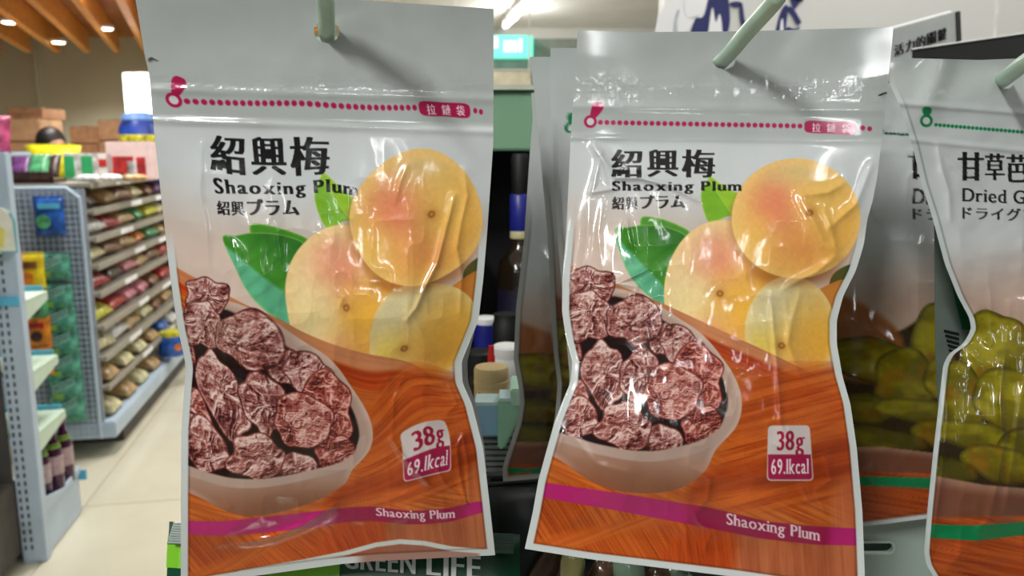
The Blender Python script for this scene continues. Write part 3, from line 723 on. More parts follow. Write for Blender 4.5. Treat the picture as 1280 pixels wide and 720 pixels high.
for pts, lab in ((HK1, 'mint green display hook through the left plum pouch'), (HK2, 'mint green display hook ending above the right plum pouch'), (HK3, 'mint green display hook through the guava pouch at the right edge')):
    h = thing('display_hook', lab, 'hook', pts[0], group='display hooks')
    c = spl(pts); r = [.0034] * len(c)
    MB().tube(c, r, 20).obj('rod', M_hook, h, smooth=True, world=True)
    e = np.array(c[-1]); d = e - np.array(c[-2]); d = d / np.linalg.norm(d)
    MB().tube([e, e + d * .0012, e + d * .0024, e + d * .0032], [.0034, .0031, .0023, .0006], 20).obj('tip_cap', M_hook, h, smooth=True, world=True)
    b = np.array(pts[0])
    MB().box(b[0] - .012, b[0] + .012, b[1], b[1] + .004, b[2] - .03, b[2] + .012).obj('mounting_plate', M_hook, h, bevel=.001, world=True)
def hook_hole(pl, pts, rr=(14, 14), dy=4):
    for a, b in zip(pts[:-1], pts[1:]):
        fa, fb = pl.n @ (np.array(a) - pl.o), pl.n @ (np.array(b) - pl.o)
        if fa * fb <= 0:
            q = to_px(pl.hit(a, b)); return (q[0], q[1] + dy, *rr)
    return None

# ---- left plum pouch
CL = [((217, 125), (738, 152)), ((378, 129), (872, 155)), ((524, 135), (1006, 158)), ((588, 138), (1071, 160)), ((601, 140), (1087, 161)), ((262, 169), (764, 187)), ((412, 217), (894, 222)), ((263, 213), (764, 222)), ((412, 172), (894, 187)), ((269, 242), (765, 238.5)), ((447, 246), (927, 239)),
      ((272, 268), (765, 262)), ((375, 269), (857, 260)), ((437, 270), (915, 265)), ((603, 272), (1075, 280)), ((520, 186), (992, 198)), ((525, 357), (995, 348)), ((358, 372), (831, 362)), ((433, 385), (900, 367)), ((278, 297), (768, 287)), ((366, 411), (833, 383)), ((404, 217), (888, 221)),
      ((463, 420), (932, 408)), ((596, 392), (1044, 405)), ((515, 480), (990, 484)), ((258, 352), (735, 338)), ((230, 362), (706, 352)), ((465, 541), (926, 510)), ((340, 603), (800, 571)), ((440, 583), (895, 556)), ((237, 587), (700, 545)), ((300, 425), (793, 400)), ((380, 525), (840, 489)), ((325, 575), (781, 534)),
      ((500, 540), (961, 530)), ((555, 525), (1011, 532)), ((563, 588), (1016, 600)), ((505, 602), (959, 600)), ((237, 651), (678, 603)), ((237, 668), (678, 622)), ((440, 634), (885, 634)), ((440, 651), (885, 659)), ((607, 626), (1068, 660)), ((607, 640), (1068, 682)), ((470, 636), (908, 643)), ((568, 650), (1024, 680)), ((470, 648), (908, 660)), ((568, 638), (1024, 664)),
      ((170, 0), (722, 42)), ((617, 12), (1116, 44)), ((226, 725), (664, 684)), ((618, 694), (1078, 735)), ((232, 455), (712, 455)), ((577, 455), (1046, 440)), ((430, 707), (860, 712)), ((410, 45), (906, 78)), ((470, 483), (940, 460)), ((560, 512), (1040, 506)), ((604, 560), (1071, 575)), ((612, 625), (1077, 658))]
MAP_L = tps([a for a, b in CL], [b for a, b in CL])
RL = [([(510, 205), (500, 228), (494, 252)], .9, 2.2), ([(568, 245), (556, 290), (546, 330), (533, 355), (520, 385), (508, 400)], 1.9, 2.4), ([(580, 215), (584, 245), (576, 280), (571, 310), (577, 345), (575, 390)], 1.1, 2.2),
      ([(488, 546), (505, 572), (535, 605)], 2.6, 2.2), ([(535, 560), (556, 605), (582, 628), (574, 590), (571, 560), (578, 545), (584, 575), (586, 625)], 1.1, 2.0), ([(300, 678), (340, 672), (380, 656), (420, 630)], 2.4, 2.6),
      ([(416, 360), (428, 372), (424, 385), (435, 398)], .7, 2.0), ([(252, 180), (250, 240), (258, 290), (262, 345)], .9, 3.0), ([(520, 481), (560, 478), (571, 505), (560, 515)], .6, 1.8), ([(490, 545), (492, 500), (505, 470)], .6, 1.8), ([(290, 300), (296, 330), (300, 360)], .6, 2.2),
      ([(280, 625), (288, 632), (282, 640)], .6, 2), ([(250, 600), (254, 580)], .5, 2)]
def h_left(x, y, S, T, e):
    h = bulge(S, T, e, 13.0)
    n = (ridged(x * .011, y * .008, 3, 3) - .6) * 3.2 * sm(4, 60, e) * sm(.2, .45, T)
    n2 = (ridged(x * .05, y * .04, 3, 8) - .6) * .10 * sm(8, 30, e) * sm(.2, .4, T)
    zipb = .5 * np.exp(-((y - (112 + (x - 200) * .03)) / 6) ** 2) + .45 * np.exp(-((y - (151 + (x - 200) * .033)) / 5) ** 2) * (1 + fbm(x * .03, y * 0, 2, 3))
    head = (fbm(x * .010, y * .012, 2, 5) - .5) * 1.2 + (ridged(x * .05, y * .07, 3, 9) - .6) * .12 * np.exp(-((y - 108) / 14) ** 2) * 2
    wave = (np.sin(y * .021 + .6) * 1.5 + np.sin(x * .016) * 1.2 * sm(.75, 1, T)) * sm(.3, .6, T)
    return h + n + n2 + zipb * sm(.06, .12, T) + head + wave + ridges(x, y, RL)
def wave_line(x, y, rgb):
    d, _ = seg_dist(x, y, [(300, 716), (380, 702), (430, 692), (470, 681), (500, 677), (530, 679), (565, 686), (600, 689)])
    below = sm(0, 3, y - np.interp(x, [300, 380, 430, 470, 500, 530, 565, 600], [716, 702, 692, 681, 677, 679, 686, 689])) * sm(440, 460, x) * (1 - sm(596, 602, x))
    rgb = mixc(rgb, (150, 96, 80), below * .75)
    return mixc(rgb, (206, 212, 206), (1 - sm(2.2, 3.6, d)))
pouch('dried plum pouch on the left hook with a dented lower edge, beside the bright aisle', 'dried plum pouches', PLN_L,
      [(167, -14), (172, 15), (181, 70), (187, 95), (194, 180), (203, 260), (212, 340), (222, 410), (230, 445), (232.5, 462), (230, 490), (226.5, 540), (226, 620), (226, 735)],
      [(617, 11), (617, 80), (616.5, 180), (609, 290), (604, 350), (598, 400), (587, 428), (577, 452), (578, 478), (590, 505), (604, 560), (612, 630), (619, 694)],
      [(167, -14), (300, -6), (450, 0), (617, 11)], [(226, 735), (303, 722), (427, 705), (475, 701), (540, 698), (619, 694)], 1.0, PL, MAP_L, h_left,
      [hook_hole(PLN_L, HK1, (16, 15), 2)], notch=[(189, 76)], border_from=.42, extra=wave_line)
# ---- right plum pouch
RR = [([(742, 182), (770, 222), (800, 222), (838, 232), (872, 250)], 2.4, 2.4), ([(742, 182), (752, 190), (746, 215), (741, 240), (765, 236), (755, 205), (742, 182)], 1.6, 2.0), ([(783, 276), (787, 300), (791, 313)], 2.0, 2.2), ([(810, 336), (790, 346), (772, 354), (795, 358)], 2.0, 2.0), ([(797, 355), (792, 375), (793, 400)], 1.0, 2.0),
      ([(1000, 244), (1012, 266), (1030, 305), (1046, 320)], 3.0, 5.0), ([(1000, 244), (1035, 240), (1056, 228)], 1.6, 3.0), ([(1030, 262), (1040, 290), (1045, 312)], 1.3, 2.6), ([(1046, 320), (1020, 340), (995, 352), (978, 362)], 1.6, 3.0), ([(963, 370), (968, 420), (973, 480), (976, 530), (985, 560)], 1.4, 2.4), ([(1000, 365), (990, 400), (985, 430), (1000, 470)], 1.2, 3.0),
      ([(1090, 205), (1070, 255), (1036, 285)], 1.4, 3.0), ([(1000, 605), (1010, 625), (1030, 640), (1022, 620)], 1.1, 2.0), ([(1030, 570), (1040, 600), (1020, 612)], 1.0, 2.4), ([(868, 585), (888, 600), (884, 625), (868, 640)], .9, 2.2), ([(868, 640), (872, 652), (895, 668)], .9, 2.0), ([(703, 540), (700, 560)], .8, 1.8), ([(716, 545), (745, 580), (790, 592)], .9, 3.0),
      ([(737, 250), (734, 300), (728, 340)], .8, 3.0), ([(754, 250), (748, 290), (752, 335)], .7, 2.4), ([(888, 666), (880, 690)], .8, 2.0)]
def h_right(x, y, S, T, e):
    h = bulge(S, T, e, 14.0)
    n = (ridged(x * .010 + 5, y * .008, 3, 13) - .6) * 3.2 * sm(4, 60, e) * sm(.22, .45, T)
    n2 = (ridged(x * .05, y * .04, 3, 18) - .6) * .10 * sm(8, 30, e) * sm(.2, .4, T)
    zipb = .5 * np.exp(-((y - (133 + (x - 720) * .012)) / 6) ** 2) + .5 * np.exp(-((y - (172 + (x - 720) * .012)) / 4) ** 2)
    head = (fbm(x * .010, y * .012, 2, 15) - .5) * 1.0 + (ridged(x * .05, y * .07, 3, 19) - .6) * .18 * np.exp(-((y - 112) / 14) ** 2) * 2
    wave = (np.sin(y * .022 + 2.4) * 1.5) * sm(.3, .6, T)
    return h + n + n2 + zipb * sm(.06, .12, T) + head + wave + ridges(x, y, RR)
RB_L = [(722, 38), (719, 100), (716, 130), (713, 180), (708, 288), (703, 350), (702.5, 390), (708, 425), (715.5, 452), (713, 478), (703, 502), (694, 525), (684, 560), (673, 600), (666, 640), (656, 686)]
RB_R = [(1117, 34), (1110, 103), (1105, 150), (1097, 219), (1091, 250), (1084, 275), (1080, 305), (1070, 338), (1054, 370), (1046, 400), (1046, 430), (1053, 470), (1063, 505), (1071, 560), (1078, 640), (1082, 745)]
pouch('dried plum pouch in the middle with strong white glints and a flat white bottom edge', 'dried plum pouches', PLN_R, RB_L, RB_R,
      [(722, 38), (820, 40), (930, 39), (1117, 34)], [(656, 686), (738, 699), (918, 721), (1082, 745)], 1.0, PL, lambda x, y: (x, y), h_right,
      [hook_hole(PLN_R, HK2, (14, 11), 2)], notch=[(1107, 119)], border_from=.36)
# ---- second plum pouch behind the left one, only its right edge shows
PLN_L2 = Plane((170, 0, .345), (617, 0, .347), (420, 700, .392))
MAP_L2 = lambda x, y: MAP_L(np.clip(x - 5, 170, 618), y)
pouch('dried plum pouch hidden behind the left one, showing a thin pale edge at its waist', 'dried plum pouches', PLN_L2,
      [(195, 22), (200, 150), (220, 340), (240, 460), (240, 560), (242, 690)], [(600, 30), (603, 180), (604, 300), (600, 380), (592, 420), (584, 452), (585, 478), (595, 505), (606, 560), (610, 630), (611, 680)],
      [(195, 22), (600, 30)], [(242, 690), (420, 688), (611, 680)], 4.0, PL, MAP_L2, lambda x, y, S, T, e: bulge(S, T, e, 7.0) + ridged(x * .012, y * .01, 2, 4) * 1.5 * sm(5, 60, e),
      [hook_hole(PLN_L2, HK1, (20, 20), 4)], border_from=.36, full_parts=False, thick=4)
# ---- front guava pouch at the right edge
RG = [([(1172, 182), (1178, 215), (1186, 240), (1188, 275)], 1.2, 2.6), ([(1180, 195), (1200, 215), (1235, 245), (1280, 272)], 1.0, 3.0), ([(1209, 433), (1222, 450), (1236, 461)], 1.6, 2.4), ([(1228, 424), (1240, 434)], 1.4, 2.2), ([(1255, 440), (1250, 500), (1254, 560), (1245, 610), (1236, 650), (1222, 662)], 1.3, 2.6), ([(1180, 460), (1184, 520), (1176, 600), (1164, 690)], 1.1, 2.4), ([(1280, 470), (1268, 560), (1256, 640)], 1.2, 3.0)]
def h_guava(x, y, S, T, e):
    h = bulge(S, T, e, 11.0); n = (ridged(x * .013, y * .006, 3, 23) - .6) * 3.5 * sm(4, 50, e) * sm(.15, .4, T)
    zipb = .9 * np.exp(-((y - (128 + (x - 1113) * .08)) / 4) ** 2) + .7 * np.exp(-((y - (172 + (x - 1113) * .10)) / 4) ** 2)
    head = 3.0 * np.exp(-((x - 1178 + (y - 80) * .35) / 16) ** 2) * (1 - sm(.05, .14, T)) - 6.5 * (1 - sm(0, .10, T)) + (fbm(x * .014, y * .02, 3, 25) - .5) * 2.0
    return h + n + zipb + head + ridges(x, y, RG)
pouch('dried guava pouch at the right edge of the photo with a bright green band', 'dried guava pouches', PLN_G,
      [(1113, 72), (1112, 105), (1124, 130), (1140, 180), (1152, 230), (1165, 270), (1181, 330), (1197, 370), (1212, 398), (1214, 412), (1204, 430), (1186, 442), (1179, 456), (1174, 500), (1166, 570), (1159, 640), (1155, 690), (1158, 706), (1176, 735)],
      [(1405, 78), (1402, 200), (1400, 350), (1385, 440), (1395, 560), (1400, 735)], [(1113, 72), (1225, 75), (1300, 72), (1405, 78)], [(1176, 735), (1290, 738), (1400, 735)], 1.2, GV, lambda x, y: (x, y), h_guava,
      [hook_hole(PLN_G, HK3, (12, 11), 3)], border_from=.05, bw=6.5, border_c=(198, 206, 204))
# ---- dark guava pouch behind it
def map_gd(x, y):
    return x + 62 - (y - 200) * .0, np.interp(y, [60, 163, 200, 250, 385, 560, 600, 655], [50, 150, 206, 247, 395, 596, 662, 735])
pouch('dim dried guava pouch in shadow between the middle plum pouch and the right guava pouch', 'dried guava pouches', PLN_GD,
      [(1042, 95), (1050, 200), (1055, 300), (1035, 420), (1048, 520), (1050, 662)], [(1330, 95), (1330, 300), (1325, 450), (1330, 640)], [(1042, 95), (1110, 104), (1330, 95)], [(1050, 662), (1160, 648), (1330, 640)], 2.0, GV, map_gd,
      lambda x, y, S, T, e: bulge(S, T, e, 8.0) + (ridged(x * .012, y * .009, 3, 33) - .6) * 5 * sm(4, 50, e) + ridges(x, y, [([(1078, 585), (1100, 568), (1122, 552)], 1.2, 2.2), ([(1060, 395), (1120, 430), (1180, 462)], 1.2, 3.0)]),
      [hook_hole(PLN_GD, HK3, (16, 15), 3)], border_from=.9, bw=6, full_parts=True)
# ---- guava pouches behind the middle plum pouch, on the same hook
def map_m(xo, y0, y1):
    return lambda x, y: (1140 + (x - xo) * .82, np.interp(y, [y0 - 10, y0, y0 + 100, y0 + 240, y0 + 290, y0 + 440, y0 + 475, y1], [40, 60, 150, 330, 385, 600, 665, 738]))
for (d, L_, xr, yb, xo, lab, zz) in ((.392, [(688, 60), (688, 140), (690, 180), (696, 290), (706, 400), (712, 470), (708, 560), (704, 600)], 1030, 600, 693, 'dried guava pouch just behind the middle plum pouch, its green zip ring showing', 0),
                               (.420, [(662, 71), (668, 115), (674, 180), (684, 290), (692, 440), (697, 480), (694, 520), (686, 560), (682, 590)], 1010, 590, 680, 'dried guava pouch second behind the middle plum pouch, with a pale folded edge', 1),
                               (.452, [(664, 116), (666, 150), (663, 180), (655, 300), (645, 385), (642, 450), (648, 482), (650, 505), (646, 530), (636, 560), (628, 585), (629, 602)], 990, 594, 668, 'dark dried guava pouch rearmost behind the middle plum pouch, its lower corner showing', 2)):
    pl = Plane((690, 60, d), (1040, 60, d + .004), (860, 600, d + .012))
    y0 = L_[0][1]
    pouch(lab, 'dried guava pouches', pl, L_, [(xr, y0), (xr + 2, 300), (xr - 20, 450), (xr, yb - 10)], [L_[0], (xr, y0)], [L_[-1], ((L_[-1][0] + xr) / 2, yb - 8), (xr, yb - 10)], 2.5, GV, map_m(xo, y0, yb),
          lambda x, y, S, T, e, zz=zz: bulge(S, T, e, 6.0) + (ridged(x * .012, y * .009, 3, 43 + zz) - .6) * 4 * sm(4, 50, e) * sm(.18, .3, T), [hook_hole(pl, HK2, (18, 18), 4)], border_from=.28, bw=5.5, border_c=(176, 178, 174), thick=4, full_parts=(zz == 0))
# ================================================================ the store behind, on the left
M_blue = mat('pale_blue_steel', (186, 204, 222), 0.4, var=0.03, scale=10)
M_slot = mat('slot_dark', (52, 58, 66), 0.8)
M_mintp = mat('pale_mint_plastic', (206, 226, 206), 0.45, var=0.03)
M_cyan = mat('cyan_price_strip', (96, 190, 226), 0.4, var=0.04)
M_shelf = mat('greige_shelf_steel', (156, 150, 138), 0.45, var=0.03)
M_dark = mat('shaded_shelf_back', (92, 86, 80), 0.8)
M_card = mat('white_price_card', (240, 240, 240), 0.6, var=0.02)
PACKC = {'red': (176, 42, 44), 'brown': (128, 84, 52), 'cream': (222, 202, 158), 'white': (226, 222, 214), 'pink': (222, 130, 146), 'orange': (216, 122, 52), 'green': (84, 160, 110), 'yellow': (226, 206, 62), 'dark': (66, 46, 42), 'tan': (186, 152, 104), 'blue': (44, 92, 176), 'purple': (110, 62, 120)}
PACKM = {k: mat(k + '_packet_film', v, 0.28, var=0.3, scale=26, bump=.3) for k, v in PACKC.items()}
def pillow_mesh(name, w, l, h, seed=0, nx=8, ny=10):
    rr = np.random.RandomState(seed); v = []; f = []
    for sgn in (1, -1):
        for j in range(ny + 1):
            for i in range(nx + 1):
                u, t = i / nx * 2 - 1, j / ny * 2 - 1
                z = h * .5 * sgn * max(0, (1 - u ** 4)) ** .7 * max(0, (1 - abs(t) ** 5)) ** .7
                k = (1 - .06 * (1 - t * t)); v.append((u * w / 2 * k, t * l / 2, z * (1 + .25 * (rr.rand() - .5)) + sgn * .0006))
    N = (nx + 1) * (ny + 1)
    for s_ in range(2):
        for j in range(ny):
            for i in range(nx):
                a = s_ * N + j * (nx + 1) + i; q = (a, a + 1, a + nx + 2, a + nx + 1); f.append(q if s_ == 0 else q[::-1])
    rim = [i for i in range(nx + 1)] + [j * (nx + 1) + nx for j in range(1, ny + 1)] + [ny * (nx + 1) + i for i in range(nx - 1, -1, -1)] + [j * (nx + 1) for j in range(ny - 1, 0, -1)]
    for k in range(len(rim)): a, b = rim[k], rim[(k + 1) % len(rim)]; f.append((a, a + N, b + N, b))
    me = mesh(name, v, f, True); return me
# ---- gondola
g = thing('gondola_shelving', 'long low shelving unit with eight packed shelves running back along the aisle', 'shelving', W(-1.17, 3.83, 0), TH)
GZ = [.334, .472, .616, .769, .896, 1.021, 1.145, 1.264]
MB().box(-.46, 0, .22, 3.1, 0, .09).obj('plinth', M_dark, g)
MB().box(-.48, .03, 0, 3.12, .09, .17).obj('base_tray', M_blue, g, bevel=.006)
MB().box(-.47, -.45, .03, 3.1, .17, 1.27).obj('spine_panel', M_dark, g)
MB().box(-.46, -.02, .005, .03, .17, 1.24).obj('end_panel', mat('endcap_backing', (146, 154, 164), .7), g)
for k, z in enumerate(GZ):
    sh = MB().box(-.45, 0, .02, 3.1, z - .018, z).obj('shelf_board', M_shelf, g, bevel=.002)
    MB().box(0, .012, .02, 3.1, z - .024, z + .004).obj('price_rail', M_shelf, sh, bevel=.002)
    for y0, wd in (((.62, .2), (1.15, .22)) if k % 2 == 0 else ((.4, .22),)):
        MB().box(.012, .015, y0, y0 + wd, z - .022, z + .003).obj('price_card', M_card, sh)
fr = MB()
for s_ in (-.42, -.03):
    fr.tube([(s_, -.02, .1), (s_, -.02, 1.2)], .009, 8)
fr.tube([(-.42, -.02, 1.2), (-.38, -.02, 1.245), (-.08, -.02, 1.245), (-.03, -.02, 1.2)], .009, 8)
gw = fr.obj('grid_frame', M_blue, g, smooth=True)
wi = MB()
for i in range(15): x = -.42 + .39 * (i + 1) / 16; wi.box(x - .0016, x + .0016, -.022, -.018, .1, 1.24)
for i in range(44): z = .11 + i * .026; wi.box(-.42, -.03, -.025, -.022, z - .0016, z + .0016)
wo = wi.obj('wire_mesh', M_blue, g); wo['kind'] = 'stuff'
pm = [pillow_mesh('packet', .17, .23, .075, s) for s in range(4)]
seqs = [['cream', 'tan', 'cream', 'tan', 'white', 'pink'], ['tan', 'cream', 'cream', 'tan', 'blue', 'white'], ['cream', 'white', 'tan', 'cream', 'brown', 'tan'], ['yellow', 'red', 'pink', 'pink', 'brown', 'red'], ['red', 'dark', 'pink', 'tan', 'brown', 'red'], ['cream', 'brown', 'tan', 'orange', 'green', 'tan'],
        ['white', 'red', 'tan', 'green', 'yellow', 'cream'], ['dark', 'tan', 'brown', 'cream', 'brown', 'purple'], ['pink', 'white', 'dark', 'white', 'brown', 'pink']]
shn = ['bottom tray', 'eighth shelf down', 'seventh shelf down', 'sixth shelf down', 'fifth shelf down', 'fourth shelf down', 'third shelf down', 'second shelf down', 'shelf under the top']
k = 0
for r_, z in enumerate([.17] + GZ[:-1]):
    for j in range(6):
        cn = seqs[r_][j]
        me = pm[(r_ + j) % 4].copy(); me.materials.append(PACKM[cn])
        o = link('snack_packet', me)
        y = .16 + j * .26 + random.uniform(-.02, .02)
        p = W(-1.17 - .105, 3.83 + y, z + .046)
        o.location = tuple(p); o.rotation_euler = (random.uniform(-.05, .05), .22 + random.uniform(-.05, .1), TH + math.pi / 2 * (1 if r_ < 2 else 0) + random.uniform(-.15, .15))
        if r_ < 2: o.rotation_euler = (.22, 0, TH + math.pi / 2)
        tag(o, f'{cn} packet, {ORD[j]} from the near end, {["bottom tray", "lowest shelf"][r_] + " of the gondola" if r_ < 2 else ORD[8 - r_] + " gondola shelf under the top"}', 'snack packet', 'snack packets on the gondola')
# blue round tin on the bottom tray
t = thing('blue_tin', 'blue round tin with an orange mark and yellow lid low on the gondola', 'tin', W(-1.12, 4.95, .205), TH)
MB().lathe([(.07, 0), (.078, .01), (.078, .11), (.07, .12)], 20).obj('body', PACKM['blue'], t, smooth=True)
MB().lathe([(.072, .12), (.074, .125), (.07, .145), (.05, .15)], 20).obj('lid', PACKM['yellow'], t, smooth=True)
MB().lathe([(.022, 0), (.022, .003)], 14).obj('mark', PACKM['orange'], t).matrix_basis = Matrix.Translation((.045, -.066, .06)) @ Matrix.Rotation(math.pi / 2 + 0.0, 4, 'X') @ Matrix.Rotation(.6, 4, 'Y')
# ---- packets hanging on the grid end
def hang(name, label, px, py, w, h, m, group, th=.03, seed=0, extra=None, a=3.83):
    r = ray(px, py); q = C0 + r * ((a - .045) / (r @ AV))
    t = thing(name, label, 'snack packet', q, TH, group)
    me = pillow_mesh(name, w, h, th, seed); me.transform(Matrix.Rotation(math.pi / 2, 4, 'X')); link('bag_body', me, m, t)
    MB().box(-w * .48, w * .48, -.003, .003, h * .46, h * .54).obj('top_seal', m, t)
    if extra: extra(t, w, h)
    MB().tube([(0, .045, h * .5), (0, -.006, h * .5)], .003, 6).obj('peg', M_blue, t)
    return t
teal = mat('teal_green_bag_film', (86, 156, 136), .22, var=.35, scale=28, bump=.4)
M_teallite = mat('pale_teal_print', (170, 214, 206), .3, var=.2, scale=40); M_lime = mat('lime_print', (126, 170, 60), .4, var=.2)
def teal_x(t, w, h):
    b = MB()
    for q in range(3): b.box(-w * .34, w * .3, -.0215, -.019, h * (.06 + q * .12), h * (.10 + q * .12), tf=lambda x, y, z: (x, y - 0.001, z + x * .45))
    b.obj('wave_print', M_teallite, t)
    MB().box(-w * .32, -w * .05, -.019, -.016, -h * .34, -h * .14).obj('lime_mark', M_lime, t)
    MB().box(w * .08, w * .3, -.019, -.016, -h * .36, -h * .2).obj('leaf_mark', PACKM['green'], t)
for i, (px, py) in enumerate(((66, 334), (70, 372), (74, 401), (77, 430), (80, 458), (83, 486), (86, 512))):
    hang('teal_snack_bag', f'teal green snack bag, {ORD[i]} from the top of the column on the wire grid', px, py, .15, .118, teal, 'teal bags on the wire grid', .032, i, teal_x)
hang('blue_snack_bag', 'bright blue snack bag hanging alone near the top of the wire grid', 62, 271, .125, .165, PACKM['blue'], None, .03, 21, lambda t, w, h: (MB().box(-w * .3, w * .4, -.019, -.016, h * .22, h * .36).obj('title_strip', M_cyan, t), MB().lathe([(.03, 0), (.03, .004)], 16).obj('round_print', PACKM['green'], t)).__getitem__(1).__setattr__('matrix_basis', Matrix.Translation((-.02, -.018, -.02)) @ Matrix.Rotation(math.pi / 2, 4, 'X')))
M_or = mat('orange_strip_film', (226, 134, 40), .3, var=.2, scale=30)
M_yl = mat('yellow_strip_film', (236, 206, 40), .3, var=.15, scale=30)
for i, (px, py, m, nm) in enumerate(((36, 341, M_yl, 'yellow'), (43, 381, PACKM['green'], 'lime'), (47, 414, M_or, 'orange'), (49, 450, M_or, 'orange and blue'))):
    hang('strip_snack_bag', f'{nm} snack bag on the hanging strip beside the teal column, {ORD[i]} down', px, py, .135 if i == 0 else .115, .165 if i == 0 else .135, m, 'strip bags on the wire grid', .028, 30 + i,
         (lambda t, w, h, i=i: (MB().box(-w * .3, w * .3, -.018, -.0145, h * .12, h * .3).obj('title_strip', [PACKM['brown'], PACKM['white'], PACKM['red'], PACKM['blue']][i], t), MB().lathe([(.024, 0), (.024, .004)], 14).obj('round_print', [M_or, PACKM['dark'], PACKM['dark'], M_cyan][i], t)).__getitem__(1).__setattr__('matrix_basis', Matrix.Translation((0, -.0165, -.02)) @ Matrix.Rotation(math.pi / 2, 4, 'X'))), a=3.80)
hang('pink_snack_bag', 'dull pink snack bag half hidden behind the pale blue upright', 8, 352, .14, .24, PACKM['pink'], None, .03, 44, a=3.6)
# ---- goods on top of the gondola
def place(px, py, a_, z=None):
    r = ray(px, py); return C0 + r * (a_ / (r @ AV))
def carton(label, px, pyb, w, d, h, m, a_, rz=0.0, faces=(), zb=1.264, cat='carton', name='carton'):
    p = place(px, pyb, a_); p[2] = zb
    t = thing(name, label, cat, p, TH + rz)
    MB().box(-w / 2, w / 2, 0, d, 0, h).obj('box_body', m, t, bevel=.004)
    for nm, x0, x1, z0, z1, mm in faces: MB().box(x0 * w, x1 * w, -.004, .001, z0 * h, z1 * h).obj(nm, mm, t)
    return t
M_kraft = mat('kraft_cardboard', (170, 132, 98), .8, var=.12, scale=18); M_kraft2 = mat('pale_kraft_cardboard', (196, 164, 130), .8, var=.08, scale=10); M_tape = mat('brown_tape', (120, 84, 56), .5)
carton('white and pink gift carton with red print on top of the gondola, largest there', 163, 222, .21, .16, .185, mat('pale_pink_carton', (236, 206, 204), .5, var=.04), 4.25, 0,
       (('red_panel', -.36, .1, .1, .62, PACKM['red']), ('orange_patch', -.42, -.1, .02, .22, PACKM['orange']), ('red_stripe', .16, .36, .08, .6, PACKM['red']), ('white_patch', -.05, .16, .12, .5, PACKM['white'])))
carton('green and white striped carton beside the yellow bag on the gondola top', 101, 216, .14, .12, .13, PACKM['white'], 4.2, 0, (('green_stripe', -.5, -.18, .1, .9, mat('bright_green_print', (52, 170, 104), .4)), ('green_stripe', .05, .4, .1, .9, mat('bright_green_print', (52, 170, 104), .4))))
carton('white carton with small dark red print between the striped and the pink cartons', 124, 220, .13, .12, .13, mat('off_white_carton', (228, 222, 218), .5, var=.05), 4.25, 0, (('red_print', -.3, .3, .5, .78, PACKM['red']),))
t = thing('yellow_snack_bag', 'crumpled yellow bag lying on the gondola top before the person', 'bag', place(68, 206, 4.4), TH + .2); t.location.z = 1.35
me = pillow_mesh('bag', .25, .17, .1, 77); me.transform(Matrix.Rotation(1.35, 4, 'X')); link('bag_body', me, mat('vivid_yellow_film', (240, 226, 30), .35, var=.12, scale=24, bump=.4), t)
MB().box(-.1, .1, -.004, .004, .07, .088).obj('top_seal', mat('vivid_yellow_film', (240, 226, 30), .35), t)
t = thing('display_tray', 'dark display tray of mixed small packets at the near top corner of the gondola', 'tray', W(-1.47, 3.86, 1.264), TH)
MB().box(-.03, .155, 0, .16, 0, .02).obj('tray_floor', PACKM['dark'], t)
MB().box(-.03, .155, 0, .008, 0, .05).obj('tray_front', PACKM['dark'], t)
for i, cn in enumerate(('purple', 'dark', 'green', 'dark')):
    me = pillow_mesh('packet', .09, .12, .03, 80 + i); me.transform(Matrix.Rotation(1.0, 4, 'X'))
    o = link('sachet', me, PACKM[cn], t); o.location = (.01 + i * .036, .05 + .03 * (i % 2), .075)
for i, (x, y, cn) in enumerate(((.28, .03, 'white'), (.37, .06, 'white'), (.47, .05, 'tan'))):
    me = pillow_mesh('sachet', .11, .07, .03, 90 + i); me.materials.append(PACKM[cn]); o = link('flat_sachet', me)
    o.location = tuple(W(-1.47 + x, 3.88 + y, 1.284)); o.rotation_euler = (0, 0, TH + .3 * i)
    tag(o, ['white flat sachet nearest the dark display tray', 'white flat sachet in front of the striped carton', 'tan flat sachet before the pink gift carton'][i], 'sachet', 'flat sachets on the gondola top')
# cartons stacked behind, on pallets out of sight
def stack(label, px0, px1, pyt, pyb, d, m, extra=()):
    a, b = P(px0, pyt, d), P(px1, pyb, d)
    t = thing('cardboard_carton', label, 'carton', ((a[0] + b[0]) / 2, a[1], b[2]), 0, 'brown cartons behind the gondola')
    w = (b[0] - a[0]) / 2; h = a[2] - b[2]
    MB().box(-w, w, 0, .4, 0, h).obj('box_body', m, t, bevel=.008)
    MB().box(-.03, .03, -.002, .402, h - .002, h + .002).obj('tape', M_tape, t)
    MB().box(-w * .98, w * .98, -.003, 0, h * .42, h * .47).obj('seam_print', M_tape, t)
    for q in extra: MB().box(*q).obj('mark', M_tape, t)
    return t
stack('brown printed carton behind the striped carton', 86, 121, 158, 196, 7.4, M_kraft)
stack('taller brown carton behind the pink gift carton', 121, 166, 150, 196, 7.2, M_kraft)
stack('large pale carton at the far left under a small dark one', -4, 48, 148, 200, 7.4, M_kraft2)
stack('small dark brown carton on top of the large pale one at the far left', 8, 52, 135, 148.5, 7.45, M_kraft)
# support table for the cartons
q = P(80, 197, 7.3)
t = thing('stock_table', 'low stock bench carrying the brown cartons, hidden behind the gondola', 'bench', (q[0], q[1], 0))
MB().box(-.95, .85, -.1, .6, q[2] - .06, q[2] + .004).obj('top', M_kraft2, t)
for x in (-.8, .66):
    for y in (-.05, .5): MB().box(x, x + .05, y, y + .05, 0, q[2] - .06).obj('leg', M_dark, t)
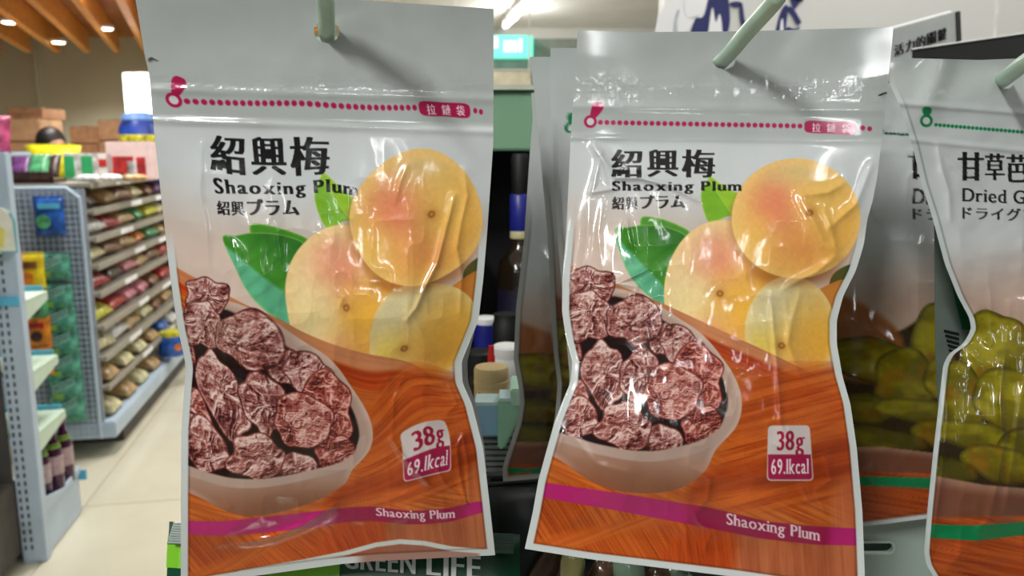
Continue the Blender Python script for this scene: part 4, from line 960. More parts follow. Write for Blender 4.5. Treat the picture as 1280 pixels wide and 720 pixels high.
# blue wrapped drum with yellow mark
q = P(178, 215, 6.75)
t = thing('blue_drum', 'blue wrapped drum with pale cap beside the white backlit panel', 'drum', (q[0], q[1], 0))
h0 = P(178, 141, 6.75)[2]
MB().lathe([(.15, 0), (.16, .02), (.16, h0 - .14), (.13, h0 - .07)], 24).obj('body', mat('drum_blue', (36, 66, 160), .35, var=.3, scale=9), t, smooth=True)
MB().lathe([(.13, h0 - .07), (.135, h0 - .06), (.12, h0 - .015), (.06, h0)], 24).obj('cap', mat('drum_cap_blue', (108, 150, 214), .35), t, smooth=True)
MB().lathe([(.161, h0 - .24), (.162, h0 - .235), (.162, h0 - .19), (.161, h0 - .185)], 24).obj('yellow_band', PACKM['yellow'], t, smooth=True)
MB().lathe([(.161, h0 - .52), (.162, h0 - .51), (.162, h0 - .37), (.161, h0 - .36)], 24).obj('pale_label', mat('drum_pale_label', (190, 214, 224), .4, var=.15), t, smooth=True)
# pink and lime toy bags at the far left on the near rack top
t = thing('pink_gift_bag', 'bright pink gift bag on top of the pale blue upright rack', 'bag', W(-1.20, 3.0, 1.4), TH)
me = pillow_mesh('bag', .1, .13, .06, 61); me.transform(Matrix.Rotation(1.35, 4, 'X')); o = link('bag_body', me, mat('hot_pink_film', (232, 84, 132), .3, var=.35, scale=30), t); o.location = (0.01, 0, .055)
MB().tube([(-.02, 0, .115), (0, 0, .135), (.03, 0, .115)], .006, 8).obj('bow', PACKM['white'], t, smooth=True)
t = thing('lime_gift_bag', 'lime green gift bag beside the pink one on the upright rack', 'bag', W(-1.29, 2.95, 1.4), TH)
me = pillow_mesh('bag', .1, .08, .06, 62); me.transform(Matrix.Rotation(1.2, 4, 'X')); o = link('bag_body', me, mat('lime_film', (170, 206, 50), .3, var=.25, scale=30), t); o.location = (0, 0, .04)
MB().box(-.04, .04, -.006, .006, .07, .085).obj('top_seal', PACKM['yellow'], t)

# ---- near rack with the pale blue upright
r = thing('end_rack', 'pale blue slotted steel rack end at the left edge with bottle shelf at its foot', 'rack', W(-1.10, 2.85, 0), TH)
up = MB().box(-.075, 0, -.02, .03, 0, 1.4).obj('upright', M_blue, r, bevel=.004)
sl = MB()
for i in range(46):
    for x in (-.062, -.042): sl.box(x - .0035, x + .0035, -.0215, -.0195, .05 + i * .029, .066 + i * .029)
so = sl.obj('slots', M_slot, up); so['kind'] = 'stuff'
MB().box(-.5, -.01, .03, .38, 0, .16).obj('base_tray', M_blue, r, bevel=.006)
lp = MB().prism([(.03, .16), (.38, .16), (.38, .19), (.2, .175), (.03, .215)], -.012, -.004, tf=lambda x, y, z: (y, x, z)).obj('tray_side', M_blue, r)
MB().box(-.52, -.05, -.35, .34, 1.385, 1.4).obj('top_board', M_blue, r, bevel=.003)
for z, L_ in ((.90, .2), (.655, .24), (.44, .26)):
    MB().prism([(.03, z), (.03 + L_, z), (.03 + L_, z - .018), (.03, z - .06)], -.014, -.004, tf=lambda x, y, z_: (y, x, z_)).obj('bracket', M_mintp, r)
    s_ = MB().box(-.5, -.004, .03, .03 + L_, z, z + .012).obj('shelf_board', M_mintp, r, bevel=.002)
    MB().box(-.5, -.02, .03 + L_, .036 + L_, z - .01, z + .03).obj('price_strip', M_cyan, s_)
MB().box(-.1, .0, -.028, -.02, .905, .935).obj('cyan_tag', M_cyan, r)
MB().box(-.035, .015, .385, .392, .13, .17).obj('corner_tag', M_cyan, r)
MB().box(-.5, -.078, -.5, .0, .04, .3).obj('side_bay_shelf', M_dark, r, bevel=.004)
MB().box(-.5, -.078, -.03, -.02, .3, 1.38).obj('side_bay_back', mat('bay_back_dark', (70, 68, 66), .8), r)
M_purp = mat('purple_glass', (74, 26, 66), .12, var=.2); M_plab = mat('purple_bottle_label', (196, 170, 176), .5, var=.12, scale=60)
for i, (x, y, lab) in enumerate(((-.05, .14, 'purple bottle nearest the pale blue upright on the rack foot'), (-.035, .22, 'purple bottle in the middle of three on the rack foot'), (-.03, .31, 'purple bottle farthest along the rack foot'))):
    b = thing('purple_bottle', lab, 'bottle', W(-1.10 + x, 2.85 + y, .16), TH, 'purple bottles on the rack foot')
    MB().lathe([(.026, 0), (.03, .006), (.03, .15), (.024, .18), (.013, .205), (.012, .235)], 20).obj('glass', M_purp, b, smooth=True)
    MB().lathe([(.015, .232), (.016, .236), (.016, .265), (.013, .268)], 16).obj('cap', mat('purple_cap', (110, 44, 116), .35), b, smooth=True)
    MB().lathe([(.0305, .07), (.0308, .072), (.0308, .138), (.0305, .14)], 20).obj('label', M_plab, b, smooth=True)
    MB().lathe([(.0262, .168), (.0268, .170), (.022, .186), (.0215, .187)], 20).obj('neck_sticker', M_lime, b, smooth=True)
# round-topped sign card with teal edge
q = place(22, 304, 2.95)
t = thing('sign_card', 'white and yellow round-topped sign card with a teal rim on the rack', 'sign card', W(-1.135, 2.80, 1.085), TH)
poly = [(-.085, 0), (.055, 0), (.055, .1), (.045, .125), (.02, .142), (-.02, .145), (-.085, .13)]
MB().prism(poly, -.004, 0).obj('card', mat('sign_white', (240, 240, 226), .5, var=.04, scale=30), t)
MB().prism([(-.06, .015), (.02, .015), (.03, .07), (-.02, .11), (-.06, .1)], -.0055, -.0035).obj('yellow_print', mat('sign_yellow', (236, 226, 130), .5, var=.1), t)
MB().tube([(-.085, -.002, 0), (.055, -.002, 0), (.055, -.002, .1), (.045, -.002, .125)], .004, 8).obj('rim', mat('teal_rim', (110, 184, 190), .4), t, smooth=True)
MB().tube([(0, .01, .145), (.0, .01, .28)], .0015, 6).obj('cord', M_white, t)
MB().tube([(-.02, -.006, -.002), (-.02, .0, -.19)], .003, 6).obj('stem', M_blue, t)
t = thing('grey_speaker_box', 'small grey box with a pale lid clamped to the upright rack edge', 'box', W(-1.215, 2.79, 1.10), TH)
MB().box(-.06, .035, -.03, .03, 0, .12).obj('case', mat('grey_case', (176, 176, 168), .5), t, bevel=.006)
MB().box(-.06, .1, -.034, -.02, -.02, .0).obj('ledge', M_mintp, t, bevel=.003)
t = thing('wicker_basket', 'round wicker basket on the low bay at the bottom left corner', 'basket', W(-1.29, 2.62, .30), TH)
MB().lathe([(.06, 0), (.085, .02), (.1, .09), (.095, .095), (.08, .03), (.05, .012)], 24).obj('bowl', mat('wicker', (150, 116, 78), .8, var=.3, scale=70, bump=.6), t, smooth=True)
for i in range(4): MB().tube([(.087 * math.cos(k * .2618) * (1 + .05 * i), .087 * math.sin(k * .2618) * (1 + .05 * i), .02 + .022 * i) for k in range(25)], .005, 6).obj('weave_ring', mat('wicker', (150, 116, 78), .8), t, smooth=True)
t = thing('paper_roll', 'pale striped paper roll lying on the low bay below the basket', 'roll', W(-1.22, 2.55, .32), TH)
MB().tube([(-.16, .02, 0.0), (.07, -.02, 0.0)], .02, 16).obj('roll', mat('striped_paper', (206, 204, 196), .7, var=.2, scale=60), t, smooth=True)
MB().tube([(.07, -.02, 0.0), (.075, -.021, 0)], .012, 16).obj('core', M_dark, t, smooth=True)

# ---- person behind the gondola
def person():
    q = P(56, 190, 6.0)
    t = thing('person', 'person in a yellow jacket with dark hair leaning behind the gondola', 'person', (q[0], q[1], 0), 0); t.scale = (.97, .97, .97); t.rotation_euler = (0, 0, .5)
    J = {'pel': (0, 0, .86), 'spi': (.02, -.03, 1.05), 'che': (.03, -.08, 1.24), 'nek': (.05, -.12, 1.36), 'hd0': (.065, -.14, 1.43), 'hd1': (.07, -.145, 1.50), 'hd2': (.06, -.14, 1.56)}
    R = {'pel': .15, 'spi': .14, 'che': .155, 'nek': .055, 'hd0': .07, 'hd1': .088, 'hd2': .07}
    E = [('pel', 'spi'), ('spi', 'che'), ('che', 'nek'), ('nek', 'hd0'), ('hd0', 'hd1'), ('hd1', 'hd2')]
    for s, n in ((1, 'r'), (-1, 'l')):
        J.update({n + 'sh': (.03 + s * .17, -.08, 1.30), n + 'el': (.03 + s * .24, -.18, 1.07), n + 'wr': (.03 + s * .17, -.38, 1.02), n + 'hp': (s * .09, 0, .80), n + 'kn': (s * .1, -.02, .45), n + 'an': (s * .1, .02, .08), n + 'to': (s * .11, -.14, .035)})
        R.update({n + 'sh': .065, n + 'el': .047, n + 'wr': .032, n + 'hp': .10, n + 'kn': .062, n + 'an': .042, n + 'to': .035})
        E += [('che', n + 'sh'), (n + 'sh', n + 'el'), (n + 'el', n + 'wr'), ('pel', n + 'hp'), (n + 'hp', n + 'kn'), (n + 'kn', n + 'an'), (n + 'an', n + 'to')]
        for k, (dx, dz) in enumerate(((-.034, .006), (-.016, .016), (.004, .018), (.024, .012), (-.048, -.012))):
            b0 = np.array(J[n + 'wr']); J[n + 'f%d' % k] = tuple(b0 + [dx * .6, -.06, dz]); J[n + 'g%d' % k] = tuple(b0 + [dx, -.105 + .012 * abs(k - 2), dz - .03]); R[n + 'f%d' % k] = .011; R[n + 'g%d' % k] = .008
            E += [(n + 'wr', n + 'f%d' % k), (n + 'f%d' % k, n + 'g%d' % k)]
    ks = list(J)
    def skinned(name, keys, edges, grow, m):
        idx = {k: i for i, k in enumerate(keys)}; me = bpy.data.meshes.new(name)
        me.from_pydata([J[k] for k in keys], [(idx[a], idx[b]) for a, b in edges if a in idx and b in idx], []); me.update()
        o = link(name, me, m, t); bpy.context.view_layer.objects.active = o
        md = o.modifiers.new('skin', 'SKIN'); md.use_smooth_shade = True
        for i, k in enumerate(keys):
            me.skin_vertices[0].data[i].radius = (R[k] + grow, (R[k] + grow) * (.8 if k in ('pel', 'spi', 'che') else 1)); me.skin_vertices[0].data[i].use_root = (i == 0)
        sb = o.modifiers.new('sub', 'SUBSURF'); sb.levels = 1; sb.render_levels = 2
        return o
    skinned('body', ks, E, 0, mat('skin', (206, 158, 130), .55))
    skinned('jacket', ['che', 'spi', 'pel', 'nek', 'rsh', 'rel', 'rwr', 'lsh', 'lel', 'lwr'], E, .018, mat('jacket_yellow', (240, 224, 20), .6, var=.06, bump=.2))
    skinned('trousers', ['pel', 'rhp', 'rkn', 'ran', 'lhp', 'lkn', 'lan'], E, .014, mat('trouser_navy', (42, 46, 60), .8))
    v = []; hd = Vector(J['hd1'])
    bm = bmesh.new(); bmesh.ops.create_uvsphere(bm, u_segments=20, v_segments=14, radius=.102)
    for w in bm.verts: w.co.z *= 1.12; w.co += Vector((-.022, .03, .022))
    for w in [w for w in bm.verts if w.co.z < -.06]: w.co.z = -.06 + (w.co.z + .06) * .3
    me = bpy.data.meshes.new('hair'); bm.to_mesh(me); bm.free(); me.polygons.foreach_set('use_smooth', [True] * len(me.polygons))
    o = link('hair', me, mat('hair_black', (24, 20, 20), .45), t); o.location = hd
    for s in (-1, 1):
        MB().lathe([(.001, -.008), (.007, -.005), (.008, 0), (.007, .005), (.001, .008)], 10).obj('eye', mat('eye_dark', (30, 22, 20), .3), t, smooth=True).location = hd + Vector((s * .032 + .03, -.085, .0))
    MB().tube([(.03, -.088, .01), (.032, -.108, -.025), (.03, -.094, -.032)], [.006, .012, .007], 8).obj('nose', mat('skin', (206, 158, 130), .55), t, smooth=True).location = hd
    MB().tube([(.008, -.086, -.052), (.03, -.094, -.054), (.05, -.086, -.052)], [.003, .006, .003], 8).obj('mouth', mat('lips', (170, 92, 84), .5), t, smooth=True).location = hd
person()
# ================================================================ rack the pouches hang on, and what stands behind and below them
M_blk = mat('black_rack_steel', (14, 14, 15), .55, var=.1)
M_grn = mat('sage_green_header', (126, 170, 136), .55, var=.03, scale=8)
M_cream = mat('cream_edge', (216, 222, 200), .5)
def box_px(b, px0, px1, py0, py1, d, thick):
    a, c = P(px0, py0, d), P(px1, py1, d)
    return b.box(a[0], c[0], a[1], a[1] + thick, c[2], a[2])
# shelf unit: black back and sides, sage header
t = thing('bottle_shelf_unit', 'black shelf unit with a sage green header board behind the pouches', 'shelf unit', (.1, 1.05, 0))
zt = P(640, 116, 1.0)[2]; zh = P(640, 188, 1.0)[2]
MB().box(-.16, 1.3, 1.25, 1.28, .1, zh + .01).obj('back_panel', M_blk, t, world=True)
MB().box(-.17, -.145, .72, 1.28, .0, zh).obj('side_panel', M_blk, t, world=True)
MB().box(1.28, 1.30, .72, 1.28, .0, zh).obj('side_panel', M_blk, t, world=True)
MB().box(-.17, 1.3, .985, 1.28, zh, zt).obj('header_board', M_grn, t, bevel=.002, world=True)
MB().box(-.172, 1.302, .975, 1.28, zt, zt + .006).obj('header_trim', M_cream, t, world=True)
zs = P(620, 520, .78)[2]
MB().box(-.145, 1.28, .60, 1.25, zs - .02, zs).obj('shelf_board', mat('dark_shelf', (40, 40, 42), .5), t, bevel=.002, world=True)
zs2 = zs - .26
MB().box(-.145, 1.28, .56, 1.25, zs2 - .02, zs2).obj('shelf_board', mat('dark_shelf', (40, 40, 42), .5), t, bevel=.002, world=True)
for x in (-.16, .6, 1.28): MB().box(x - .012, x + .012, 1.2, 1.225, 0, .12).obj('foot', M_blk, t, world=True)
# ribbed grey grille under the shelf edge
g = thing('ribbed_grille', 'ribbed grey shelf grille below the blue and mint clips', 'grille', P(615, 592, .52))
a, b = P(590, 540, .52), P(650, 594, .52)
MB().box(a[0], b[0], a[1] + .004, a[1] + .008, b[2], a[2]).obj('backing', M_slot, g, world=True)
for i in range(7):
    z = a[2] - .002 - i * (a[2] - b[2]) / 7; MB().tube([(a[0], a[1], z), (b[0], a[1], z)], .0016, 8).obj('rib', mat('grey_rib', (130, 138, 138), .4), g, smooth=True, world=True)
# blue and mint price-rail clips
for (x0, x1, y0, y1, d, m, lab, lip) in ((592, 624, 505, 548, .50, mat('sky_blue_clip', (150, 190, 224), .4), 'sky blue plastic clip beside the mint one under the cream jar', 0), (622, 650, 500, 566, .49, mat('mint_clip', (160, 212, 184), .4), 'mint plastic clip with a raised lip under the cream jar', 1)):
    a, b = P(x0, y0, d), P(x1, y1, d); c = thing('rail_clip', lab, 'clip', (a[0], a[1], b[2]))
    if lip:
        MB().prism([(a[0], a[2]), (b[0], a[2]), (b[0], a[2] - .012), (a[0] + .004, b[2]), (a[0], b[2])], a[1], a[1] + .02).obj('clip_body', m, c, bevel=.0012, world=True)
        MB().box(b[0] - .006, b[0] + .001, a[1] - .001, a[1] + .03, a[2] - .004, a[2] + .007).obj('lip', mat('pale_mint_lip', (196, 236, 214), .4), c, bevel=.001, world=True)
    else:
        MB().box(a[0], b[0], a[1], a[1] + .02, b[2], a[2]).obj('clip_body', m, c, bevel=.001, world=True)
    MB().box(a[0] + .001, b[0] - .001, a[1] - .0005, a[1] + .018, a[2] - .001, a[2] + .0012).obj('top_edge', mat('pale_clip_edge', (206, 228, 232), .4), c, world=True)
# bottles and jars on the shelf
def bottle(name, label, px, py_top, py_bot, d, parts, cat='bottle'):
    p1, p0 = P(px, py_top, d), P(px, py_bot, d); H_ = p1[2] - p0[2]
    t = thing(name, label, cat, (p1[0], p1[1], p0[2]))
    for nm, prof, m in parts:
        MB().lathe([(r * d / 1000, z * H_) for r, z in prof], 28).obj(nm, m, t, smooth=True)
    return t, H_, d
M_navy = mat('navy_capsule', (34, 40, 132), .35, var=.1); M_glass = mat('dark_bottle_glass', (44, 34, 24), .08, var=.1, coat=.5); M_gold = mat('gold_label', (150, 120, 50), .4, var=.3, scale=80)
tb, H_, d = bottle('liquor_bottle', 'tall dark bottle with navy blue capsule between the left and middle pouches', 650, 192, 520, .92,
    [('glass_body', [(26, 0), (28.5, .01), (28.5, .53), (26, .58), (18, .605), (11, .64), (10, .67)], M_glass), ('cream_ring', [(12.2, .672), (12.6, .675), (12.6, .70), (12.2, .702)], mat('cream_ring', (206, 200, 150), .4)),
     ('capsule', [(12.6, .702), (13, .705), (12.8, .84), (11.5, .845)], M_navy), ('stopper', [(10.6, .845), (11, .85), (11, .985), (9, 1.0)], M_blk), ('label', [(28.6, .06), (28.9, .065), (28.9, .47), (28.6, .475)], mat('dark_label', (34, 30, 52), .4, var=.3, scale=60))])
for q in range(5):
    z = (.16 + q * .05) * H_
    for x0, x1, m, nm in ((-.017, -.011, M_gold, 'gold_print'), (-.0235, -.018, M_card, 'white_print'), (-.006, .003, M_navy, 'blue_print')):
        MB().box(x0, x1, -.0290 - (.0 if abs(x0) < .012 else -.006), -.021, z, z + .03 * H_).obj(nm, m, tb)
tb2, _, _ = bottle('liquor_bottle', 'second dark bottle with a black stopper half behind the guava pouches', 668, 200, 520, 1.08,
    [('glass_body', [(22, 0), (24, .01), (24, .55), (11, .68), (10, .70)], M_glass), ('capsule', [(11.5, .70), (11.8, .72), (11.5, .86), (10.5, .87)], M_navy), ('stopper', [(9.6, .87), (10, .88), (10, .985), (8, 1.0)], M_blk)])
bottle('blue_cap_jar', 'small jar with navy blue lid and white top near the left pouch waist', 607, 396, 500, .80, [('jar', [(13, 0), (14, .03), (14, .55), (13, .58)], M_glass), ('lid', [(14.6, .58), (15, .60), (15, .9), (14.5, .92)], M_navy), ('lid_top', [(14.6, .92), (15, .93), (14.8, .99), (12, 1.0)], M_card)], 'jar')
bottle('black_lid_jar', 'black lidded jar below the tall bottle', 633, 392, 520, .76, [('jar', [(16, 0), (17, .03), (17, .55), (16, .6)], mat('smoky_jar', (52, 50, 48), .12)), ('lid', [(17, .6), (17.6, .62), (17.6, .9), (15.8, .93), (15.6, 1.0)], M_blk)], 'jar')
bottle('white_lid_jar', 'white lidded jar behind the cream jar', 634, 431, 520, .66, [('jar', [(17, 0), (18, .03), (18, .5), (17, .55)], mat('pale_jar', (196, 198, 196), .3)), ('lid', [(18.2, .55), (19, .57), (19, .78), (18, .8), (18, .84), (19, .86), (19, .97), (16, 1.0)], M_card)], 'jar')
bottle('dark_jar', 'low dark jar behind the cream jar at the pouch waist', 600, 438, 520, .72, [('jar', [(16, 0), (17, .03), (17, .6), (16, .64)], M_glass), ('lid', [(17, .64), (17.5, .66), (17.5, .97), (15, 1.0)], M_blk)], 'jar')
tr, _, _ = bottle('red_dropper', 'tiny red capped dropper standing on the cream jar', 614, 432, 462, .60, [('cap', [(4, 0), (4.6, .1), (4.6, .55), (3.6, .6), (3.4, 1.0)], mat('red_cap', (214, 34, 30), .35)), ('collar', [(5, 0), (5.2, .02), (5.2, .12), (5, .14)], M_card)], 'dropper')
tj, H_, d = bottle('cream_jar', 'round cream wooden-look jar with brown lettering on its side', 614, 458, 512, .58, [('body', [(20, 0), (21.5, .04), (21.5, .52), (20.5, .56)], mat('cream_wood', (216, 190, 138), .5, var=.08, scale=30)), ('lid_ring', [(21, .56), (22, .58), (22, .68), (20.8, .70)], mat('cream_wood', (216, 190, 138), .5)), ('lid', [(21.2, .70), (21.8, .73), (21.8, .93), (20, 1.0)], mat('cream_wood', (216, 190, 138), .5))], 'jar')
def wrap_text(s, parent, r, zc, hgt, ang0, m, name, bold=.03):
    tr_ = text_tris(s, 'sans', bold, .05); k = hgt / CAP; v = []; f = []
    wdt = tr_[..., 0].max()
    for tri in tr_:
        n = len(v)
        for x, y in tri:
            a = ang0 + (x - wdt / 2) * k / r; v.append((r * math.sin(a), -r * math.cos(a), zc + y * k))
        f.append((n, n + 1, n + 2))
    o = link(name, mesh(name, v, f), m, parent); o['kind'] = 'stuff'; return o
wrap_text('ALDE', tj, 21.9 * d / 1000, .18 * H_, .27 * H_, .1, mat('brown_lettering', (110, 64, 40), .6), 'lettering')
# packet of GREEN LIFE below the left pouch
def poly_pack(name, label, cat, corners_px, d, thick, m, nx=24, ny=12):
    c = [P(*q, dd) for q, dd in zip(corners_px, d)]
    t = thing(name, label, cat, (c[2] + c[3]) / 2); v = []; f = []
    n = np.cross(c[1] - c[0], c[3] - c[0]); n /= np.linalg.norm(n)
    if n @ (C0 - c[0]) < 0: n = -n
    for sgn in (1, -1):
        for j in range(ny + 1):
            for i in range(nx + 1):
                u, w = i / nx, j / ny; p = (c[0] * (1 - u) + c[1] * u) * (1 - w) + (c[3] * (1 - u) + c[2] * u) * w
                b = thick * (max(0, 1 - (2 * u - 1) ** 4) * max(0, 1 - (2 * w - 1) ** 4)) ** .6
                v.append(p + n * (sgn * (b * .5 + .0004)))
    N = (nx + 1) * (ny + 1)
    for s_ in range(2):
        for j in range(ny):
            for i in range(nx):
                a = s_ * N + j * (nx + 1) + i; q = (a, a + nx + 1, a + nx + 2, a + 1); f.append(q if s_ == 0 else q[::-1])
    link('bag_body', mesh(name, v, f, True), m, t, world=True)
    return t, c, n
M_dgreen = mat('dark_green_film', (14, 66, 44), .3, var=.15, scale=30); M_limef = mat('lime_film_print', (120, 190, 40), .35, var=.1)
t, c, n = poly_pack('green_snack_packet', 'dark green packet lettered GREEN LIFE under the left plum pouch', 'snack packet', [(212, 652), (650, 668), (650, 800), (205, 800)], (.40, .40, .38, .38), .018, M_dgreen)
def onp(u, w, o=.0): return (c[0] * (1 - u) + c[1] * u) * (1 - w) + (c[3] * (1 - u) + c[2] * u) * w + n * o
for i in range(9):
    w = .02 + i * .022; MB().tube([onp(.02, w, .0035 + .0008 * i), onp(.98, w, .0035 + .0008 * i)], .0008, 6).obj('crimp_rib', M_dgreen, t, smooth=True, world=True)
b = MB(); pts = []
for (u, w) in ((0.0, .17), (.3, .26), (.5, .33), (.5, .42), (0.0, .36)): pts.append(onp(u, w, .0))
for i in range(12):
    u0, u1 = i / 24, (i + 1) / 24
    tp = lambda u: .13 + .32 * u; bt = lambda u: .40 + .2 * u
    def hh(u, w): return .5 * .018 * (max(0, 1 - (2 * u - 1) ** 4) * max(0, 1 - (2 * w - 1) ** 4)) ** .6 + .0016
    b.add([onp(u0, tp(u0), hh(u0, tp(u0))), onp(u1, tp(u1), hh(u1, tp(u1))), onp(u1, bt(u1), hh(u1, bt(u1))), onp(u0, bt(u0), hh(u0, bt(u0)))], [(0, 1, 2, 3)])
b.obj('lime_swoosh', M_limef, t, world=True)
def decal(s, quad, off, m, parent, name, mode='sans', bold=.07, gap=.09):
    tr_ = text_tris(s, mode, bold, gap); x0, y0 = tr_.reshape(-1, 2).min(0); x1, y1 = tr_.reshape(-1, 2).max(0); q = [np.array(k, float) for k in quad]
    u = ((tr_[..., 0] - x0) / (x1 - x0))[..., None]; w = (1 - (tr_[..., 1] - y0) / (y1 - y0))[..., None]
    pts = (q[0] * (1 - u) + q[1] * u) * (1 - w) + (q[3] * (1 - u) + q[2] * u) * w + off
    v = pts.reshape(-1, 3); f = np.arange(len(v)).reshape(-1, 3)
    o = link(name, mesh(name, v, f), m, parent, world=True); o['kind'] = 'stuff'; return o
def hq(u, w): return onp(u, w, .5 * .018 * (max(0, 1 - (2 * u - 1) ** 4) * max(0, 1 - (2 * w - 1) ** 4)) ** .6 + .0024)
def px2uw(px, py):
    # nearest (u, w) on the packet for a frame position
    best = min(((u / 100, w / 100) for u in range(0, 101) for w in range(0, 101)), key=lambda q: (lambda e: (e[0] - px) ** 2 + (e[1] - py) ** 2)(to_px(hq(*q)))); return best
M_wprint = mat('white_print_ink', (226, 232, 226), .5)
cs = [hq(*px2uw(*q)) for q in ((430, 684), (520, 690), (520, 718), (430, 711))]
decal('GREEN', cs, 0, M_wprint, t, 'lettering')
cs = [hq(*px2uw(*q)) for q in ((532, 691), (602, 696), (602, 724), (532, 718))]
decal('LIFE', cs, 0, M_wprint, t, 'lettering')
# dark goods under the middle pouch: glossy wrapped sweets and dark packets
M_olive = mat('olive_candy', (122, 118, 76), .12, var=.2, coat=.6); M_brownc = mat('brown_candy', (84, 62, 44), .15, var=.25, coat=.5); M_gcl = mat('green_clear_candy', (126, 150, 128), .1, var=.15, coat=.6)
tray = thing('sweet_tray', 'dark shallow tray of glossy sweets under the middle plum pouch', 'tray', P(800, 745, .44))
q = P(800, 742, .44)
MB().box(q[0] - .085, q[0] + .09, q[1] - .04, q[1] + .09, q[2] - .03, q[2] - .012).obj('tray_floor', M_blk, tray, bevel=.002, world=True)
MB().box(q[0] - .085, q[0] + .09, q[1] + .085, q[1] + .09, q[2] - .012, q[2] + .03).obj('tray_back', M_blk, tray, bevel=.001, world=True)
def sweet(label, px, py, d, rx, ry, m, rot=0.):
    p = P(px, py, d); t = thing('wrapped_sweet', label, 'sweet', p, group='sweets in the tray')
    bm = bmesh.new(); bmesh.ops.create_uvsphere(bm, u_segments=20, v_segments=12, radius=1)
    for w in bm.verts: w.co.x *= rx * (1 + .12 * math.sin(3 * w.co.z + px)); w.co.y *= rx * .8; w.co.z *= ry * (1 + .1 * math.sin(2 * w.co.x / rx + py))
    me = bpy.data.meshes.new('kernel'); bm.to_mesh(me); bm.free(); me.polygons.foreach_set('use_smooth', [True] * len(me.polygons)); me.transform(Matrix.Rotation(rot, 4, 'Y')); link('kernel', me, m, t)
    MB().tube([(0, 0, ry * .9), (rx * .2, 0, ry * 1.25)], [.0012, .004], 8).obj('wrapper_twist', m, t, smooth=True)
for a in (('olive green sweet at the left of the tray', 715, 712, .43, .0075, .012, M_olive, .1), ('dark brown sweet beside the olive one', 683, 712, .45, .008, .02, M_brownc, .5), ('brown oval sweet in the middle of the tray', 752, 716, .45, .008, .009, M_brownc, .3), ('pale green sweet in the middle of the tray', 786, 713, .45, .014, .009, M_gcl, 1.2), ('small dark sweet at the right of the tray', 822, 722, .46, .009, .009, M_brownc, .8), ('deep green sweet at the far right of the tray', 850, 730, .46, .01, .008, M_gcl, 1.0)):
    sweet(*a)
pk, _, _ = poly_pack('dark_snack_packet', 'black packet with faint green sheen between the left and middle pouches', 'snack packet', [(604, 604), (690, 598), (686, 770), (610, 770)], (.47, .47, .46, .46), .012, mat('black_green_film', (10, 18, 14), .3, var=.4, scale=60))
MB().tube([P(604, 606, .468), P(690, 600, .468)], .0012, 6).obj('top_seal', M_blk, pk, smooth=True, world=True)
pk, _, _ = poly_pack('dark_snack_packet', 'dark packet lower down behind the middle pouch, above the tray of sweets', 'snack packet', [(690, 610), (1010, 610), (1010, 760), (690, 760)], (.505, .505, .52, .52), .012, mat('brown_black_film', (22, 17, 14), .4, var=.3, scale=60))
MB().tube([P(690, 612, .503), P(1010, 612, .503)], .0012, 6).obj('top_seal', M_blk, pk, smooth=True, world=True)
# steel rail plate with a slot, below the dim guava pouch
M_rail = mat('sage_grey_rail_steel', (166, 184, 176), .45, var=.03, scale=12)
a, b2 = P(1020, 652, .47), P(1260, 760, .47)
rl = thing('slotted_rail_plate', 'sage grey steel rail plate with a rounded slot below the dim guava pouch', 'rail plate', P(1120, 760, .47))
def sx(px): return P(px, 690, .47)[0]
def sz(py): return P(1120, py, .47)[2]
yy = P(1120, 690, .47)[1]
s0, s1, z0, z1 = sx(1072), sx(1117), sz(692), sz(676); zm = (z0 + z1) / 2; rr = (z1 - z0) / 2
hole = [(s1 + rr * math.sin(math.pi * k / 12) - rr, zm + rr * math.cos(math.pi * k / 12)) for k in range(13)] + [(s0 - rr * math.sin(math.pi * k / 12) + rr, zm - rr * math.cos(math.pi * k / 12)) for k in range(13)]
bm = bmesh.new(); ov = [bm.verts.new((x, yy, z)) for x, z in ((sx(1015), sz(650)), (sx(1265), sz(640)), (sx(1265), sz(765)), (sx(1015), sz(765)))]; hv = [bm.verts.new((x, yy, z)) for x, z in hole]
es = [bm.edges.new((ov[i], ov[(i + 1) % 4])) for i in range(4)] + [bm.edges.new((hv[i], hv[(i + 1) % len(hv)])) for i in range(len(hv))]
bmesh.ops.triangle_fill(bm, use_beauty=True, edges=es)
ex = bmesh.ops.extrude_face_region(bm, geom=list(bm.faces)); bmesh.ops.translate(bm, verts=[g_ for g_ in ex['geom'] if isinstance(g_, bmesh.types.BMVert)], vec=(0, .003, 0)); bmesh.ops.recalc_face_normals(bm, faces=list(bm.faces))
me = bpy.data.meshes.new('plate'); bm.to_mesh(me); bm.free(); link('plate', me, M_rail, rl, world=True)
MB().tube([(x, yy - .0004, z) for x, z in hole] + [(hole[0][0], yy - .0004, hole[0][1])], .0007, 8).obj('slot_rim', mat('pale_rail_edge', (206, 220, 212), .4), rl, smooth=True, world=True)
MB().box(sx(1015), sx(1265), yy + .02, yy + .023, sz(765), sz(640)).obj('inner_web', mat('dark_rail_web', (84, 100, 92), .6), rl, world=True)
